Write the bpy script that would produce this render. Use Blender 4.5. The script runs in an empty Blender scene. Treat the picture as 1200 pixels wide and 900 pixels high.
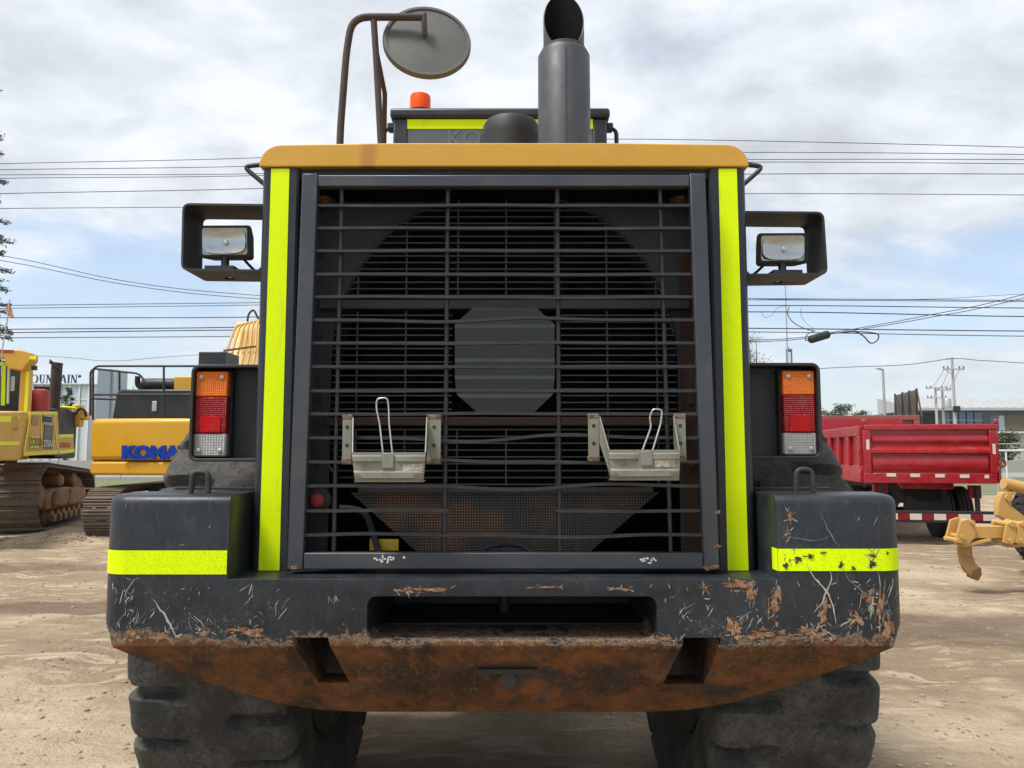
import bpy, bmesh, math, random
from mathutils import Vector, Matrix, noise
rnd = random.Random(7)
sc = bpy.context.scene
COL = sc.collection
R = math.radians
# ------------------------------------------------------------------ camera
PITCH = 5.08; CAM = Vector((0.03, -2.6, 1.65)); FPX = 900.0
cd = bpy.data.cameras.new('camera'); cam = bpy.data.objects.new('camera', cd); COL.objects.link(cam)
cam.location = CAM; cam.rotation_euler = (R(90 + PITCH), 0, 0)
cd.sensor_width = 36; cd.lens = 27.0; cd.clip_start = 0.05; cd.clip_end = 20000
sc.camera = cam
# ------------------------------------------------------------------ world, sun, exposure
SUN_EL, SUN_AZ = 62, 238          # azimuth clockwise from +Y
w = bpy.data.worlds.new('World'); sc.world = w; w.use_nodes = True
def nd(nt, t, ins=None, **a):
    n = nt.nodes.new(t)
    for k, v in a.items(): setattr(n, k, v)
    for k, v in (ins or {}).items():
        if isinstance(v, bpy.types.NodeSocket): nt.links.new(v, n.inputs[k])
        else: n.inputs[k].default_value = v
    return n
def mth(nt, op, a, b=None, c=None, clamp=False):
    n = nt.nodes.new('ShaderNodeMath'); n.operation = op; n.use_clamp = clamp
    for i, v in enumerate((a, b, c)):
        if v is None: continue
        if isinstance(v, bpy.types.NodeSocket): nt.links.new(v, n.inputs[i])
        else: n.inputs[i].default_value = v
    return n.outputs[0]
def sstep(nt, v, lo, hi, a=0.0, b=1.0):
    n = nd(nt, 'ShaderNodeMapRange', interpolation_type='SMOOTHSTEP')
    nt.links.new(v, n.inputs[0])
    for i, x in zip((1, 2, 3, 4), (lo, hi, a, b)): n.inputs[i].default_value = x
    return n.outputs[0]
def mixc(nt, f, a, b, mode='MIX'):
    n = nt.nodes.new('ShaderNodeMix'); n.data_type = 'RGBA'; n.blend_type = mode
    for i, v in ((0, f), (6, a), (7, b)):
        if isinstance(v, bpy.types.NodeSocket): nt.links.new(v, n.inputs[i])
        else: n.inputs[i].default_value = v if i == 0 else (*v[:3], 1)
    return n.outputs[2]
def noi(nt, vec, scale, detail=4, rough=.55, dist=0, off=None):
    if off is not None:
        vec = nd(nt, 'ShaderNodeVectorMath', {0: vec, 1: off}, operation='ADD').outputs[0]
    return nd(nt, 'ShaderNodeTexNoise', {'Vector': vec, 'Scale': scale, 'Detail': detail, 'Roughness': rough, 'Distortion': dist}).outputs[0]
nt = w.node_tree; nt.nodes.clear()
sky = nd(nt, 'ShaderNodeTexSky', sky_type='NISHITA', sun_disc=False, sun_elevation=R(SUN_EL), sun_rotation=R(SUN_AZ), air_density=1.0, dust_density=1.2, ozone_density=1.5)
tc = nd(nt, 'ShaderNodeTexCoord').outputs['Generated']
sp = nd(nt, 'ShaderNodeSeparateXYZ', {0: tc})
den = mth(nt, 'ADD', mth(nt, 'MAXIMUM', sp.outputs[2], 0.0), 0.30)
pv = nd(nt, 'ShaderNodeCombineXYZ', {0: mth(nt, 'DIVIDE', sp.outputs[0], den), 1: mth(nt, 'DIVIDE', sp.outputs[1], den), 2: 0.37}).outputs[0]
pvs = nd(nt, 'ShaderNodeVectorMath', {0: pv, 1: (1.0, 1.25, 1.0)}, operation='MULTIPLY').outputs[0]
COFF = (2.5, 14.0, 0.8)
cov = noi(nt, pvs, 1.15, 6, .52, .25, COFF)
tex = noi(nt, pvs, 3.4, 9, .6, .35, (9.2, 4.4, 2))
mott = noi(nt, pvs, 6.5, 7, .58, .25, (2.2, 6.4, 1))
elev = sstep(nt, sp.outputs[2], .17, .38, -.09, .15)
covf = sstep(nt, mth(nt, 'ADD', mth(nt, 'ADD', cov, elev), mth(nt, 'MULTIPLY', mth(nt, 'SUBTRACT', tex, .5), .55)), .38, .66, .16, .96)
big = noi(nt, pvs, 0.9, 3, .5, 0, (5.5, 8.1, 4))
bright = mth(nt, 'ADD', mth(nt, 'ADD', sstep(nt, tex, .3, .70, -.75, .75), sstep(nt, big, .35, .65, -.4, .4)), sstep(nt, mott, .3, .68, -.5, .5))
cl = mth(nt, 'ADD', mth(nt, 'MULTIPLY', bright, .95), 4.95)
cloudc = nd(nt, 'ShaderNodeCombineXYZ', {0: mth(nt, 'MULTIPLY', cl, .94), 1: mth(nt, 'MULTIPLY', cl, .985), 2: mth(nt, 'MULTIPLY', cl, 1.055)}).outputs[0]
skyb = nd(nt, 'ShaderNodeVectorMath', {0: sky.outputs[0], 1: (1.08, 1.10, 1.10)}, operation='MULTIPLY').outputs[0]
skyc = mixc(nt, covf, skyb, cloudc)
bg = nd(nt, 'ShaderNodeBackground', {'Color': skyc, 'Strength': 0.115})
nd(nt, 'ShaderNodeOutputWorld', {'Surface': bg.outputs[0]})
sl = bpy.data.lights.new('sun', 'SUN'); so = bpy.data.objects.new('sun', sl); COL.objects.link(so)
sl.energy = 3.0; sl.angle = R(16); sl.color = (1, .965, .91)
az = R(SUN_AZ); sd = Vector((math.sin(az) * math.cos(R(SUN_EL)), math.cos(az) * math.cos(R(SUN_EL)), math.sin(R(SUN_EL))))
so.rotation_euler = sd.to_track_quat('Z', 'Y').to_euler(); so.location = (0, 0, 60)
sc.view_settings.view_transform = 'Standard'; sc.view_settings.look = 'None'; sc.view_settings.gamma = 1
sc.view_settings.exposure = 0.70; sc.view_settings.use_curve_mapping = False
sc.render.engine = 'CYCLES'
sc.cycles.use_denoising = True
sc.cycles.max_bounces = 6; sc.cycles.diffuse_bounces = 2; sc.cycles.glossy_bounces = 3; sc.cycles.volume_bounces = 0; sc.cycles.transparent_max_bounces = 16

# ------------------------------------------------------------------ measuring helpers (photo measurement -> metres at a known distance)
_c, _s = math.cos(R(PITCH)), math.sin(R(PITCH))
def ray(u, v):
    x = (u - 600) / FPX; y = (450 - v) / FPX
    return Vector((x, _c - y * _s, _s + y * _c))
def P(u, v, Y):
    d = ray(u, v); return CAM + d * ((Y - CAM.y) / d.y)
def X_(u, v, Y): return P(u, v, Y).x
def Z_(v, Y): return P(600, v, Y).z
def hit(T, ax, val, u, v):
    Ti = T.inverted(); o = Ti @ CAM; d = (Ti.to_3x3() @ ray(u, v))
    return o + d * ((val - o[ax]) / d[ax])

# ------------------------------------------------------------------ mesh helpers
class MB:
    def __init__(s): s.v = []; s.f = []
    def add(s, vs, fs):
        o = len(s.v); s.v += [tuple(v) for v in vs]; s.f += [tuple(i + o for i in f) for f in fs]; return s
    def box(s, x0, x1, y0, y1, z0, z1):
        return s.add([(x, y, z) for z in (z0, z1) for y in (y0, y1) for x in (x0, x1)],
                     [(0, 2, 3, 1), (4, 5, 7, 6), (0, 1, 5, 4), (2, 6, 7, 3), (0, 4, 6, 2), (1, 3, 7, 5)])
    def obox(s, a, b, w, h, up=(0, 0, 1)):           # bar from a to b, width w, height h
        a = Vector(a); b = Vector(b); d = (b - a).normalized(); u = Vector(up)
        sd_ = d.cross(u)
        if sd_.length < 1e-4: sd_ = d.cross(Vector((1, 0, 0)))
        sd_.normalize(); u = sd_.cross(d)
        vs = []
        for p in (a, b):
            for i, j in ((-1, -1), (1, -1), (1, 1), (-1, 1)): vs.append(p + sd_ * (i * w / 2) + u * (j * h / 2))
        return s.add(vs, [(0, 1, 2, 3), (7, 6, 5, 4), (0, 4, 5, 1), (1, 5, 6, 2), (2, 6, 7, 3), (3, 7, 4, 0)])
    def prism(s, poly, axis, a, b):                   # poly in the two other axes
        def mk3(p, t): 
            q = [p[0], p[1]]; q.insert(axis, t); return tuple(q)
        n = len(poly)
        area = sum(poly[i][0] * poly[(i + 1) % n][1] - poly[(i + 1) % n][0] * poly[i][1] for i in range(n))
        flip = (area > 0) ^ (axis == 1)
        vs = [mk3(p, a) for p in poly] + [mk3(p, b) for p in poly]
        fs = [tuple(range(n)), tuple(range(2 * n - 1, n - 1, -1))] + [(i, i + n, (i + 1) % n + n, (i + 1) % n) for i in range(n)]
        if flip: fs = [tuple(reversed(f)) for f in fs]
        return s.add(vs, fs)
    def tube(s, pts, r, n=8, caps=True):
        pts = [Vector(p) for p in pts]; m = len(pts); vs = []; fs = []
        rs = r if isinstance(r, (list, tuple)) else [r] * m
        prev = None
        for i, p in enumerate(pts):
            d = ((pts[min(i + 1, m - 1)] - p).normalized() + (p - pts[max(i - 1, 0)]).normalized()).normalized()
            if prev is None:
                a = d.cross(Vector((0, 0, 1)))
                if a.length < .1: a = d.cross(Vector((1, 0, 0)))
            else: a = prev - d * prev.dot(d)
            a.normalize(); prev = a; b = d.cross(a)
            for k in range(n):
                t = 2 * math.pi * k / n; vs.append(p + (a * math.cos(t) + b * math.sin(t)) * rs[i])
        for i in range(m - 1):
            for k in range(n):
                fs.append((i * n + k, i * n + (k + 1) % n, (i + 1) * n + (k + 1) % n, (i + 1) * n + k))
        if caps: fs += [tuple(range(n - 1, -1, -1)), tuple(range((m - 1) * n, m * n))]
        return s.add(vs, fs)
    def lathe(s, prof, c, axis=2, n=24, caps=True):   # prof: (r, h) along axis from c
        c = Vector(c); vs = []; fs = []; m = len(prof)
        for r_, h in prof:
            for k in range(n):
                t = 2 * math.pi * k / n; a, b = r_ * math.cos(t), r_ * math.sin(t)
                o = {0: (h, a, b), 1: (b, h, a), 2: (a, b, h)}[axis]; vs.append(c + Vector(o))
        for i in range(m - 1):
            for k in range(n): fs.append((i * n + k, i * n + (k + 1) % n, (i + 1) * n + (k + 1) % n, (i + 1) * n + k))
        if caps: fs += [tuple(range(n - 1, -1, -1)), tuple(range((m - 1) * n, m * n))]
        return s.add(vs, fs)
    def mesh(s, name, sm=None):
        me = bpy.data.meshes.new(name); me.from_pydata(s.v, [], s.f); me.validate(); me.update()
        if sm:
            me.polygons.foreach_set('use_smooth', [True] * len(me.polygons)); me.set_sharp_from_angle(angle=R(sm))
        return me
    def build(s, name, m, parent=None, sm=35, bev=None, seg=2):
        return obj(name, s.mesh(name, sm), m, parent, bev, seg)
def obj(name, me, m, parent=None, bev=None, seg=2):
    if m and not me.materials: me.materials.append(m)
    o = bpy.data.objects.new(name, me); COL.objects.link(o); o.parent = parent
    if bev:
        b = o.modifiers.new('bevel', 'BEVEL'); b.width = bev; b.segments = seg; b.limit_method = 'ANGLE'; b.angle_limit = R(40)
    return o
def tag(o, label=None, cat=None, group=None, kind=None):
    if label: o['label'] = label
    if cat: o['category'] = cat
    if group: o['group'] = group
    if kind: o['kind'] = kind
    return o
def thing(name, label, cat, loc=(0, 0, 0), rz=0, group=None):
    o = bpy.data.objects.new(name, None); COL.objects.link(o); o.location = loc; o.rotation_euler = (0, 0, rz)
    o.empty_display_size = .2
    return tag(o, label, cat, group)
def tmat(o): return Matrix.Translation(o.location) @ Matrix.Rotation(o.rotation_euler[2], 4, 'Z')
def text(name, body, size, m, parent, M4, ext=.003, off=0, sx=1.0, align='LEFT'):
    c = bpy.data.curves.new(name, 'FONT'); c.body = body; c.size = size; c.extrude = ext; c.offset = off; c.align_x = align
    t_ = bpy.data.objects.new(name, c); COL.objects.link(t_)
    bpy.context.view_layer.update(); me = bpy.data.meshes.new_from_object(t_); me.materials.clear(); me.materials.append(m)
    bpy.data.objects.remove(t_, do_unlink=True); me.transform(Matrix.Diagonal((sx, 1, 1, 1)))
    o = bpy.data.objects.new(name, me); COL.objects.link(o); o.parent = parent; o.matrix_local = M4; return o
def facing(loc, rz=0):   # text that reads from -Y
    return Matrix.Translation(loc) @ Matrix.Rotation(rz, 4, 'Z') @ Matrix.Rotation(R(90), 4, 'X')
def rrect(x0, x1, z0, z1, r, n=4, rs=None):
    rs = rs or (r, r, r, r); out = []
    for (cx, cz, a0, rr) in ((x1 - rs[0], z1 - rs[0], 0, rs[0]), (x0 + rs[1], z1 - rs[1], 90, rs[1]), (x0 + rs[2], z0 + rs[2], 180, rs[2]), (x1 - rs[3], z0 + rs[3], 270, rs[3])):
        if rr < 1e-4: out.append((cx, cz)); continue
        for k in range(n + 1):
            a = R(a0 + 90 * k / n); out.append((cx + rr * math.cos(a), cz + rr * math.sin(a)))
    return out
def arc_path(pts, r, n=4):
    """round the inner corners of a polyline"""
    pts = [Vector(p) for p in pts]; out = [pts[0]]
    for i in range(1, len(pts) - 1):
        a, b, c = pts[i - 1], pts[i], pts[i + 1]
        d1 = (a - b); d2 = (c - b); rr = min(r, d1.length * .49, d2.length * .49)
        p0 = b + d1.normalized() * rr; p1 = b + d2.normalized() * rr
        for k in range(n + 1):
            t = k / n; out.append(p0.lerp(b, t).lerp(b.lerp(p1, t), t))
    out.append(pts[-1]); return out
def crom(pts, n=8):
    pts = [Vector(p) for p in pts]; out = []
    for i in range(len(pts) - 1):
        p0 = pts[max(i - 1, 0)]; p1 = pts[i]; p2 = pts[i + 1]; p3 = pts[min(i + 2, len(pts) - 1)]
        for k in range(n):
            t = k / n
            out.append(.5 * ((2 * p1) + (p2 - p0) * t + (2 * p0 - 5 * p1 + 4 * p2 - p3) * t * t + (3 * p1 - p0 - 3 * p2 + p3) * t ** 3))
    out.append(pts[-1]); return out

# ------------------------------------------------------------------ materials
def newmat(name):
    m = bpy.data.materials.new(name); m.use_nodes = True; t = m.node_tree; t.nodes.clear()
    out = nd(t, 'ShaderNodeOutputMaterial'); b = nd(t, 'ShaderNodeBsdfPrincipled'); t.links.new(b.outputs[0], out.inputs[0])
    co = nd(t, 'ShaderNodeTexCoord').outputs['Object']
    rr = nd(t, 'ShaderNodeObjectInfo').outputs['Random']
    off = nd(t, 'ShaderNodeCombineXYZ', {0: mth(t, 'MULTIPLY', rr, 37.0), 1: mth(t, 'MULTIPLY', rr, 11.0), 2: 0.0}).outputs[0]
    vec = nd(t, 'ShaderNodeVectorMath', {0: co, 1: off}, operation='ADD').outputs[0]
    return m, t, b, vec, co
def setin(t, b, k, v):
    if isinstance(v, bpy.types.NodeSocket): t.links.new(v, b.inputs[k])
    elif k == 'Base Color': b.inputs[k].default_value = (*v, 1)
    else: b.inputs[k].default_value = v
def bump(t, b, h, dist=.004, strength=.6):
    n = nd(t, 'ShaderNodeBump', {'Height': h, 'Distance': dist, 'Strength': strength}); t.links.new(n.outputs[0], b.inputs['Normal'])
def surf(name, col, rough=.5, metal=0, grime=(.16, .12, .08), amt=.35, scale=6, fine=60, bmp=.0015, coat=0, spec=.5, lo=.45, hi=.75):
    m, t, b, vec, co = newmat(name)
    n1 = noi(t, vec, scale, 6, .62); n2 = noi(t, vec, fine, 4, .6)
    f = mth(t, 'MULTIPLY', sstep(t, mth(t, 'ADD', mth(t, 'MULTIPLY', n1, .75), mth(t, 'MULTIPLY', n2, .25)), lo, hi), amt)
    base = mixc(t, f, col, grime)
    base = mixc(t, 1.0, base, mixc(t, n1, (.86, .86, .86), (1.12, 1.12, 1.12)), 'MULTIPLY')
    setin(t, b, 'Base Color', base); setin(t, b, 'Roughness', sstep(t, n1, .25, .75, max(.05, rough - .1), min(1, rough + .14)))
    setin(t, b, 'Metallic', metal); setin(t, b, 'Specular IOR Level', spec)
    if coat: setin(t, b, 'Coat Weight', coat); setin(t, b, 'Coat Roughness', .12)
    if bmp: bump(t, b, mth(t, 'ADD', n2, mth(t, 'MULTIPLY', n1, .6)), bmp)
    return m
M = {}
M['charcoal'] = surf('charcoal_paint', (.016, .0195, .0245), .36, grime=(.06, .056, .05), amt=.4, scale=3, fine=40, bmp=.0008, spec=.4)
M['charcoal_dull'] = surf('dull_charcoal_paint', (.017, .018, .020), .55, grime=(.075, .06, .045), amt=.45, scale=5, bmp=.001)
M['grille'] = surf('grille_grey_paint', (.036, .042, .051), .4, grime=(.10, .095, .09), amt=.35, scale=4, bmp=.0008)
M['black'] = surf('black_steel', (.014, .014, .015), .6, grime=(.05, .04, .03), amt=.5)
M['bar'] = surf('bar_paint', (.017, .019, .022), .34, grime=(.055, .043, .033), amt=.5, scale=8)
M['bay'] = surf('engine_bay_paint', (.022, .023, .025), .55, grime=(.05, .038, .027), amt=.5, scale=7)
M['louvre'] = surf('louvre_paint', (.034, .036, .038), .5, grime=(.07, .052, .036), amt=.5, scale=7)
M['shade_soot'] = surf('shade_and_soot_black', (.004, .004, .004), .9, grime=(.012, .010, .008), amt=.5, spec=.1)  # near-black: engine bay shade put into the colour, also exhaust soot
M['hub'] = surf('hub_plate_paint', (.043, .052, .057), .6, grime=(.065, .055, .04), amt=.6, scale=10)
M['darkrust'] = surf('grimy_rust', (.035, .018, .010), .85, grime=(.075, .033, .014), amt=.7, scale=14)
M['capyellow'] = surf('hood_yellow_paint', (.57, .31, .026), .42, grime=(.40, .20, .035), amt=.5, scale=3, fine=25, bmp=.0006)
M['yellow'] = surf('machine_yellow_paint', (.56, .29, .008), .38, grime=(.35, .22, .07), amt=.3, scale=2, fine=18, bmp=.0008)
M['dozeryellow'] = surf('dozer_yellow_paint', (.62, .36, .035), .45, grime=(.36, .24, .11), amt=.45, scale=2.2, fine=14, bmp=.002)
M['greyellow'] = surf('grader_yellow_paint', (.52, .30, .08), .5, grime=(.28, .16, .07), amt=.45, scale=5, fine=30, bmp=.001)
M['tape'] = surf('fluorescent_tape', (.71, .92, .0), .5, grime=(.54, .68, .0), amt=.5, scale=9, fine=300, bmp=.0004, spec=.15)
M['ochretape'] = surf('yellow_tape', (.84, .84, .0), .45, grime=(.6, .56, .02), amt=.3, scale=6)
M['rubber'] = surf('dusty_rubber', (.022, .022, .0205), .85, grime=(.10, .094, .080), amt=.8, scale=5.5, fine=48, bmp=.010, lo=.36, hi=.66)
M['rubber_black'] = surf('black_rubber', (.016, .016, .017), .75, grime=(.05, .045, .04), amt=.4, scale=6)
M['rust'] = surf('rusty_steel', (.17, .075, .03), .85, grime=(.06, .035, .02), amt=.8, scale=16, fine=90, bmp=.003)
M['trackrust'] = surf('worn_track_steel', (.115, .085, .062), .7, metal=.25, grime=(.23, .175, .115), amt=.8, scale=7, fine=40, bmp=.004)
M['mud'] = surf('mud_caked_steel', (.25, .155, .085), .92, grime=(.12, .07, .04), amt=.8, scale=4, fine=22, bmp=.012)
M['weldrust'] = surf('weld_rust', (.10, .048, .022), .85, grime=(.19, .16, .115), amt=.85, scale=60, fine=180, bmp=.004, lo=.42, hi=.6)
M['olive'] = surf('olive_grey_paint', (.20, .205, .162), .45, grime=(.12, .085, .05), amt=.75, scale=22, fine=80, bmp=.001)
M['chrome'] = surf('bright_wire', (.55, .55, .53), .3, metal=.9, amt=.3, scale=30)
M['steel'] = surf('galvanised_steel', (.42, .43, .43), .5, metal=.5, amt=.3)
M['orange'] = surf('orange_beacon_plastic', (.85, .085, .0), .4, amt=.1, spec=.2, grime=(.5, .1, .02))
M['red'] = surf('red_truck_paint', (.34, .006, .014), .28, grime=(.22, .06, .05), amt=.6, scale=3.2, fine=16, bmp=.014, coat=.3)
M['palered'] = surf('faded_red_paint', (.25, .06, .06), .6, grime=(.30, .13, .12), amt=.6, scale=2)
M['redpaint'] = surf('dull_red_paint', (.38, .03, .025), .5, amt=.3)
M['white'] = surf('white_paint', (.72, .72, .70), .5, amt=.3, grime=(.4, .37, .32))
M['label'] = surf('torn_label_paper', (.55, .5, .42), .8, amt=.85, grime=(.26, .22, .16), scale=60, lo=.4, hi=.6)
M['navy'] = surf('navy_letters', (.012, .022, .075), .5, amt=.1)
M['blue'] = surf('blue_letters', (.003, .035, .30), .5, amt=.05, spec=.2)
M['blackletter'] = surf('black_letters', (.01, .01, .01), .5, amt=.1)
M['concrete'] = surf('concrete', (.36, .35, .33), .85, grime=(.2, .19, .17), amt=.6, scale=1.5, bmp=.01)
M['pole'] = surf('pale_pole_concrete', (.42, .41, .39), .8, grime=(.25, .23, .2), amt=.5, scale=1)
M['cable'] = surf('black_cable', (.02, .021, .024), .6, amt=.1)
M['bark'] = surf('bark', (.10, .075, .055), .95, grime=(.05, .04, .03), amt=.6, scale=8, bmp=.02)
M['leaf'] = surf('grey_green_needles', (.11, .12, .085), .75, grime=(.18, .16, .12), amt=.7, scale=3)
M['leaf2'] = surf('olive_leaves', (.055, .075, .03), .7, grime=(.10, .10, .05), amt=.7, scale=2)
M['dimscratch'] = surf('dull_scratch', (.13, .13, .125), .7, grime=(.09, .07, .05), amt=.6, scale=20)
M['scratch'] = surf('bare_scratched_metal', (.40, .40, .37), .6, grime=(.36, .27, .18), amt=.7, scale=20, lo=.4, hi=.6)
M['flake'] = surf('rust_flake', (.20, .075, .022), .85, grime=(.34, .24, .15), amt=.8, scale=45, fine=160, bmp=.003, lo=.4, hi=.62)
M['brown'] = surf('brown_exhaust_steel', (.045, .03, .025), .75, grime=(.13, .08, .05), amt=.6, scale=4)
M['mirrorback'] = surf('mirror_back_plastic', (.085, .084, .078), .55, grime=(.13, .125, .11), amt=.6, scale=6, fine=60, bmp=.0008)
M['greypaint'] = surf('stack_grey_paint', (.038, .042, .050), .5, grime=(.10, .095, .09), amt=.5, scale=7, fine=120, bmp=.0012)
M['verge'] = surf('verge_grass', (.12, .14, .05), .9, grime=(.23, .2, .11), amt=.7, scale=.6)
def glassy(name, col, rough=.06, tr=0.0, metal=0):
    m, t, b, vec, co = newmat(name); setin(t, b, 'Base Color', col); setin(t, b, 'Roughness', rough); setin(t, b, 'Metallic', metal)
    setin(t, b, 'Transmission Weight', tr); setin(t, b, 'Coat Weight', .6); setin(t, b, 'Coat Roughness', .04)
    return m
M['darkglass'] = glassy('tinted_glass', (.03, .037, .036), .08)
M['cabglass'] = glassy('pale_cab_glass', (.075, .09, .088), .25)  # paler and rougher than the tinted glass
M['blueglass'] = glassy('blue_facade_glass', (.06, .12, .24), .12)
M['paleglass'] = glassy('pale_facade_glass', (.45, .53, .58), .15)
def lensm(name, col, sx, sz, rough=.2):
    m, t, b, vec, co = newmat(name)
    s3 = nd(t, 'ShaderNodeSeparateXYZ', {0: co})
    g = mth(t, 'ADD', mth(t, 'ABSOLUTE', mth(t, 'SINE', mth(t, 'MULTIPLY', s3.outputs[0], sx))), mth(t, 'ABSOLUTE', mth(t, 'SINE', mth(t, 'MULTIPLY', s3.outputs[2], sz))))
    n1 = noi(t, vec, 30, 4)
    base = mixc(t, sstep(t, g, .1, 1.2), tuple(c * .55 for c in col), col)
    base = mixc(t, mth(t, 'MULTIPLY', sstep(t, n1, .5, .8), .35), base, (.2, .14, .09))
    setin(t, b, 'Base Color', base); setin(t, b, 'Roughness', rough); setin(t, b, 'Specular IOR Level', .3); setin(t, b, 'Coat Weight', .15); setin(t, b, 'Coat Roughness', .1)
    setin(t, b, 'Subsurface Weight', .0)
    bump(t, b, g, .002, .8); return m
M['amber'] = lensm('amber_lens', (.80, .16, .0), 420, 420)
M['redlens'] = lensm('red_lens', (.26, .001, .005), 420, 420)
M['reflector'] = lensm('red_reflector', (.62, .002, .004), 900, 900, .12)
M['clearlens'] = lensm('clear_lens', (.36, .355, .335), 300, 520)
def lampm():
    m, t, b, vec, co = newmat('headlamp_glass')
    n1 = noi(t, vec, 14, 2, .5, .8)
    setin(t, b, 'Base Color', mixc(t, n1, (.20, .19, .165), (.34, .33, .29))); setin(t, b, 'Metallic', .8); setin(t, b, 'Roughness', .16)
    setin(t, b, 'Coat Weight', 1.0); setin(t, b, 'Coat Roughness', .03)
    bump(t, b, n1, .02, .7); return m
M['lamp'] = lampm()
M['bowl'] = surf('lamp_reflector', (.42, .43, .42), .2, metal=.9, amt=.25, scale=20, bmp=.0006, grime=(.3, .27, .2))
M['ghost'] = surf('faint_window_letters', (.11, .13, .122), .4, amt=.3)
def mirrorglass():
    m, t, b, vec, co = newmat('mirror_glass'); setin(t, b, 'Metallic', 1.0); setin(t, b, 'Base Color', (.9, .9, .9)); setin(t, b, 'Roughness', .02); return m
M['mirror'] = mirrorglass()
def meshscreen():
    m, t, b, vec, co = newmat('perforated_screen')
    v = nd(t, 'ShaderNodeTexVoronoi', {'Vector': co, 'Scale': 95.0, 'Randomness': 0.05}, voronoi_dimensions='3D').outputs['Distance']
    hole = sstep(t, v, .30, .42); n1 = noi(t, vec, 5, 5)
    base = mixc(t, sstep(t, n1, .45, .65), (.055, .052, .05), (.14, .075, .045))
    setin(t, b, 'Base Color', mixc(t, hole, (.006, .006, .006), base)); setin(t, b, 'Roughness', .85)
    bump(t, b, hole, .003); return m
M['screen'] = meshscreen()
def cwmat():
    m, t, b, vec, co = newmat('scarred_charcoal_paint')
    z = nd(t, 'ShaderNodeSeparateXYZ', {0: co}).outputs[2]
    na = noi(t, co, 9, 8, .68); nb = noi(t, co, 26, 7, .7, .6, (4, 2, 7)); nc = noi(t, co, 2.2, 4, .5, 0, (1, 9, 3)); nf = noi(t, co, 130, 3, .6)
    st = nd(t, 'ShaderNodeMapping', {'Vector': co, 'Scale': (7.0, 3.0, 2.2)}).outputs[0]
    ns = noi(t, st, 6, 6, .65, .3)
    paint = mixc(t, sstep(t, na, .35, .75), (.0135, .017, .0215), (.026, .030, .036))
    paint = mixc(t, mth(t, 'MULTIPLY', sstep(t, ns, .50, .76), .32), paint, (.085, .08, .072))
    # rust grows from the lower lip upward in ragged patches
    zz = mth(t, 'ADD', z, mth(t, 'ADD', mth(t, 'MULTIPLY', mth(t, 'SUBTRACT', nb, .5), -.17), mth(t, 'MULTIPLY', mth(t, 'SUBTRACT', nc, .5), -.13)))
    keep = sstep(t, noi(t, co, 3.4, 7, .68, .5, (6, 2, 4)), .54, .64)
    low = mth(t, 'MULTIPLY', sstep(t, zz, 1.008, 1.036, 1, 0), mth(t, 'SUBTRACT', 1.0, mth(t, 'MULTIPLY', keep, .72)))
    flk = mth(t, 'MULTIPLY', sstep(t, zz, 1.0, 1.016, 0, 1), sstep(t, zz, 1.03, 1.05, 1, 0))
    rustc = mixc(t, sstep(t, na, .35, .68), (.065, .029, .011), (.20, .07, .016))
    rustc = mixc(t, mth(t, 'MULTIPLY', sstep(t, nb, .5, .7), .6), rustc, (.10, .075, .045))
    nd2 = noi(t, co, 5, 5, .6, .4, (7, 7, 1)); rustc = mixc(t, sstep(t, nd2, .42, .66), rustc, (.032, .018, .011))
    # thin contour scratches
    c1 = noi(t, co, 11, 3, .5, 1.2, (3, 3, 3)); c2 = noi(t, co, 17, 2, .5, 1.5, (8, 1, 5)); msk = noi(t, co, 3.2, 3, .5, 0, (2, 6, 9))
    l1 = mth(t, 'LESS_THAN', mth(t, 'ABSOLUTE', mth(t, 'SUBTRACT', c1, .5)), .0022); l2 = mth(t, 'LESS_THAN', mth(t, 'ABSOLUTE', mth(t, 'SUBTRACT', c2, .47)), .003)
    sk = mth(t, 'MULTIPLY', mth(t, 'MAXIMUM', l1, l2), mth(t, 'MULTIPLY', sstep(t, msk, .50, .62), sstep(t, z, 1.12, 1.3, .8, .12)))
    chip = mth(t, 'MULTIPLY', sstep(t, nb, .70, .73), sstep(t, z, 1.08, 1.22, .8, .05))
    base = mixc(t, mth(t, 'MULTIPLY', sk, .5), paint, (.45, .45, .42))
    base = mixc(t, chip, base, (.2, .09, .035))
    base = mixc(t, mth(t, 'MULTIPLY', flk, .75), base, mixc(t, sstep(t, nf, .4, .6), (.20, .09, .035), (.33, .26, .18)))
    nr = noi(t, nd(t, 'ShaderNodeMapping', {'Vector': co, 'Scale': (1.0, 1.0, .55), 'Rotation': (0, .5, 0)}).outputs[0], 34, 8, .72, 1.6, (1, 5, 2)); rustc = mixc(t, mth(t, 'MULTIPLY', sstep(t, nr, .5, .68), .65), rustc, (.17, .095, .04))
    base = mixc(t, low, base, rustc)
    setin(t, b, 'Specular IOR Level', .38); setin(t, b, 'Base Color', base)
    setin(t, b, 'Roughness', mth(t, 'ADD', mth(t, 'MULTIPLY', mth(t, 'MAXIMUM', low, flk), .45), sstep(t, na, .3, .7, .34, .5)))
    bump(t, b, mth(t, 'ADD', mth(t, 'MULTIPLY', mth(t, 'ADD', low, flk), mth(t, 'MULTIPLY', nb, .9)), mth(t, 'MULTIPLY', nf, .15)), .006, .7)
    return m
M['cw'] = cwmat()

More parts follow.
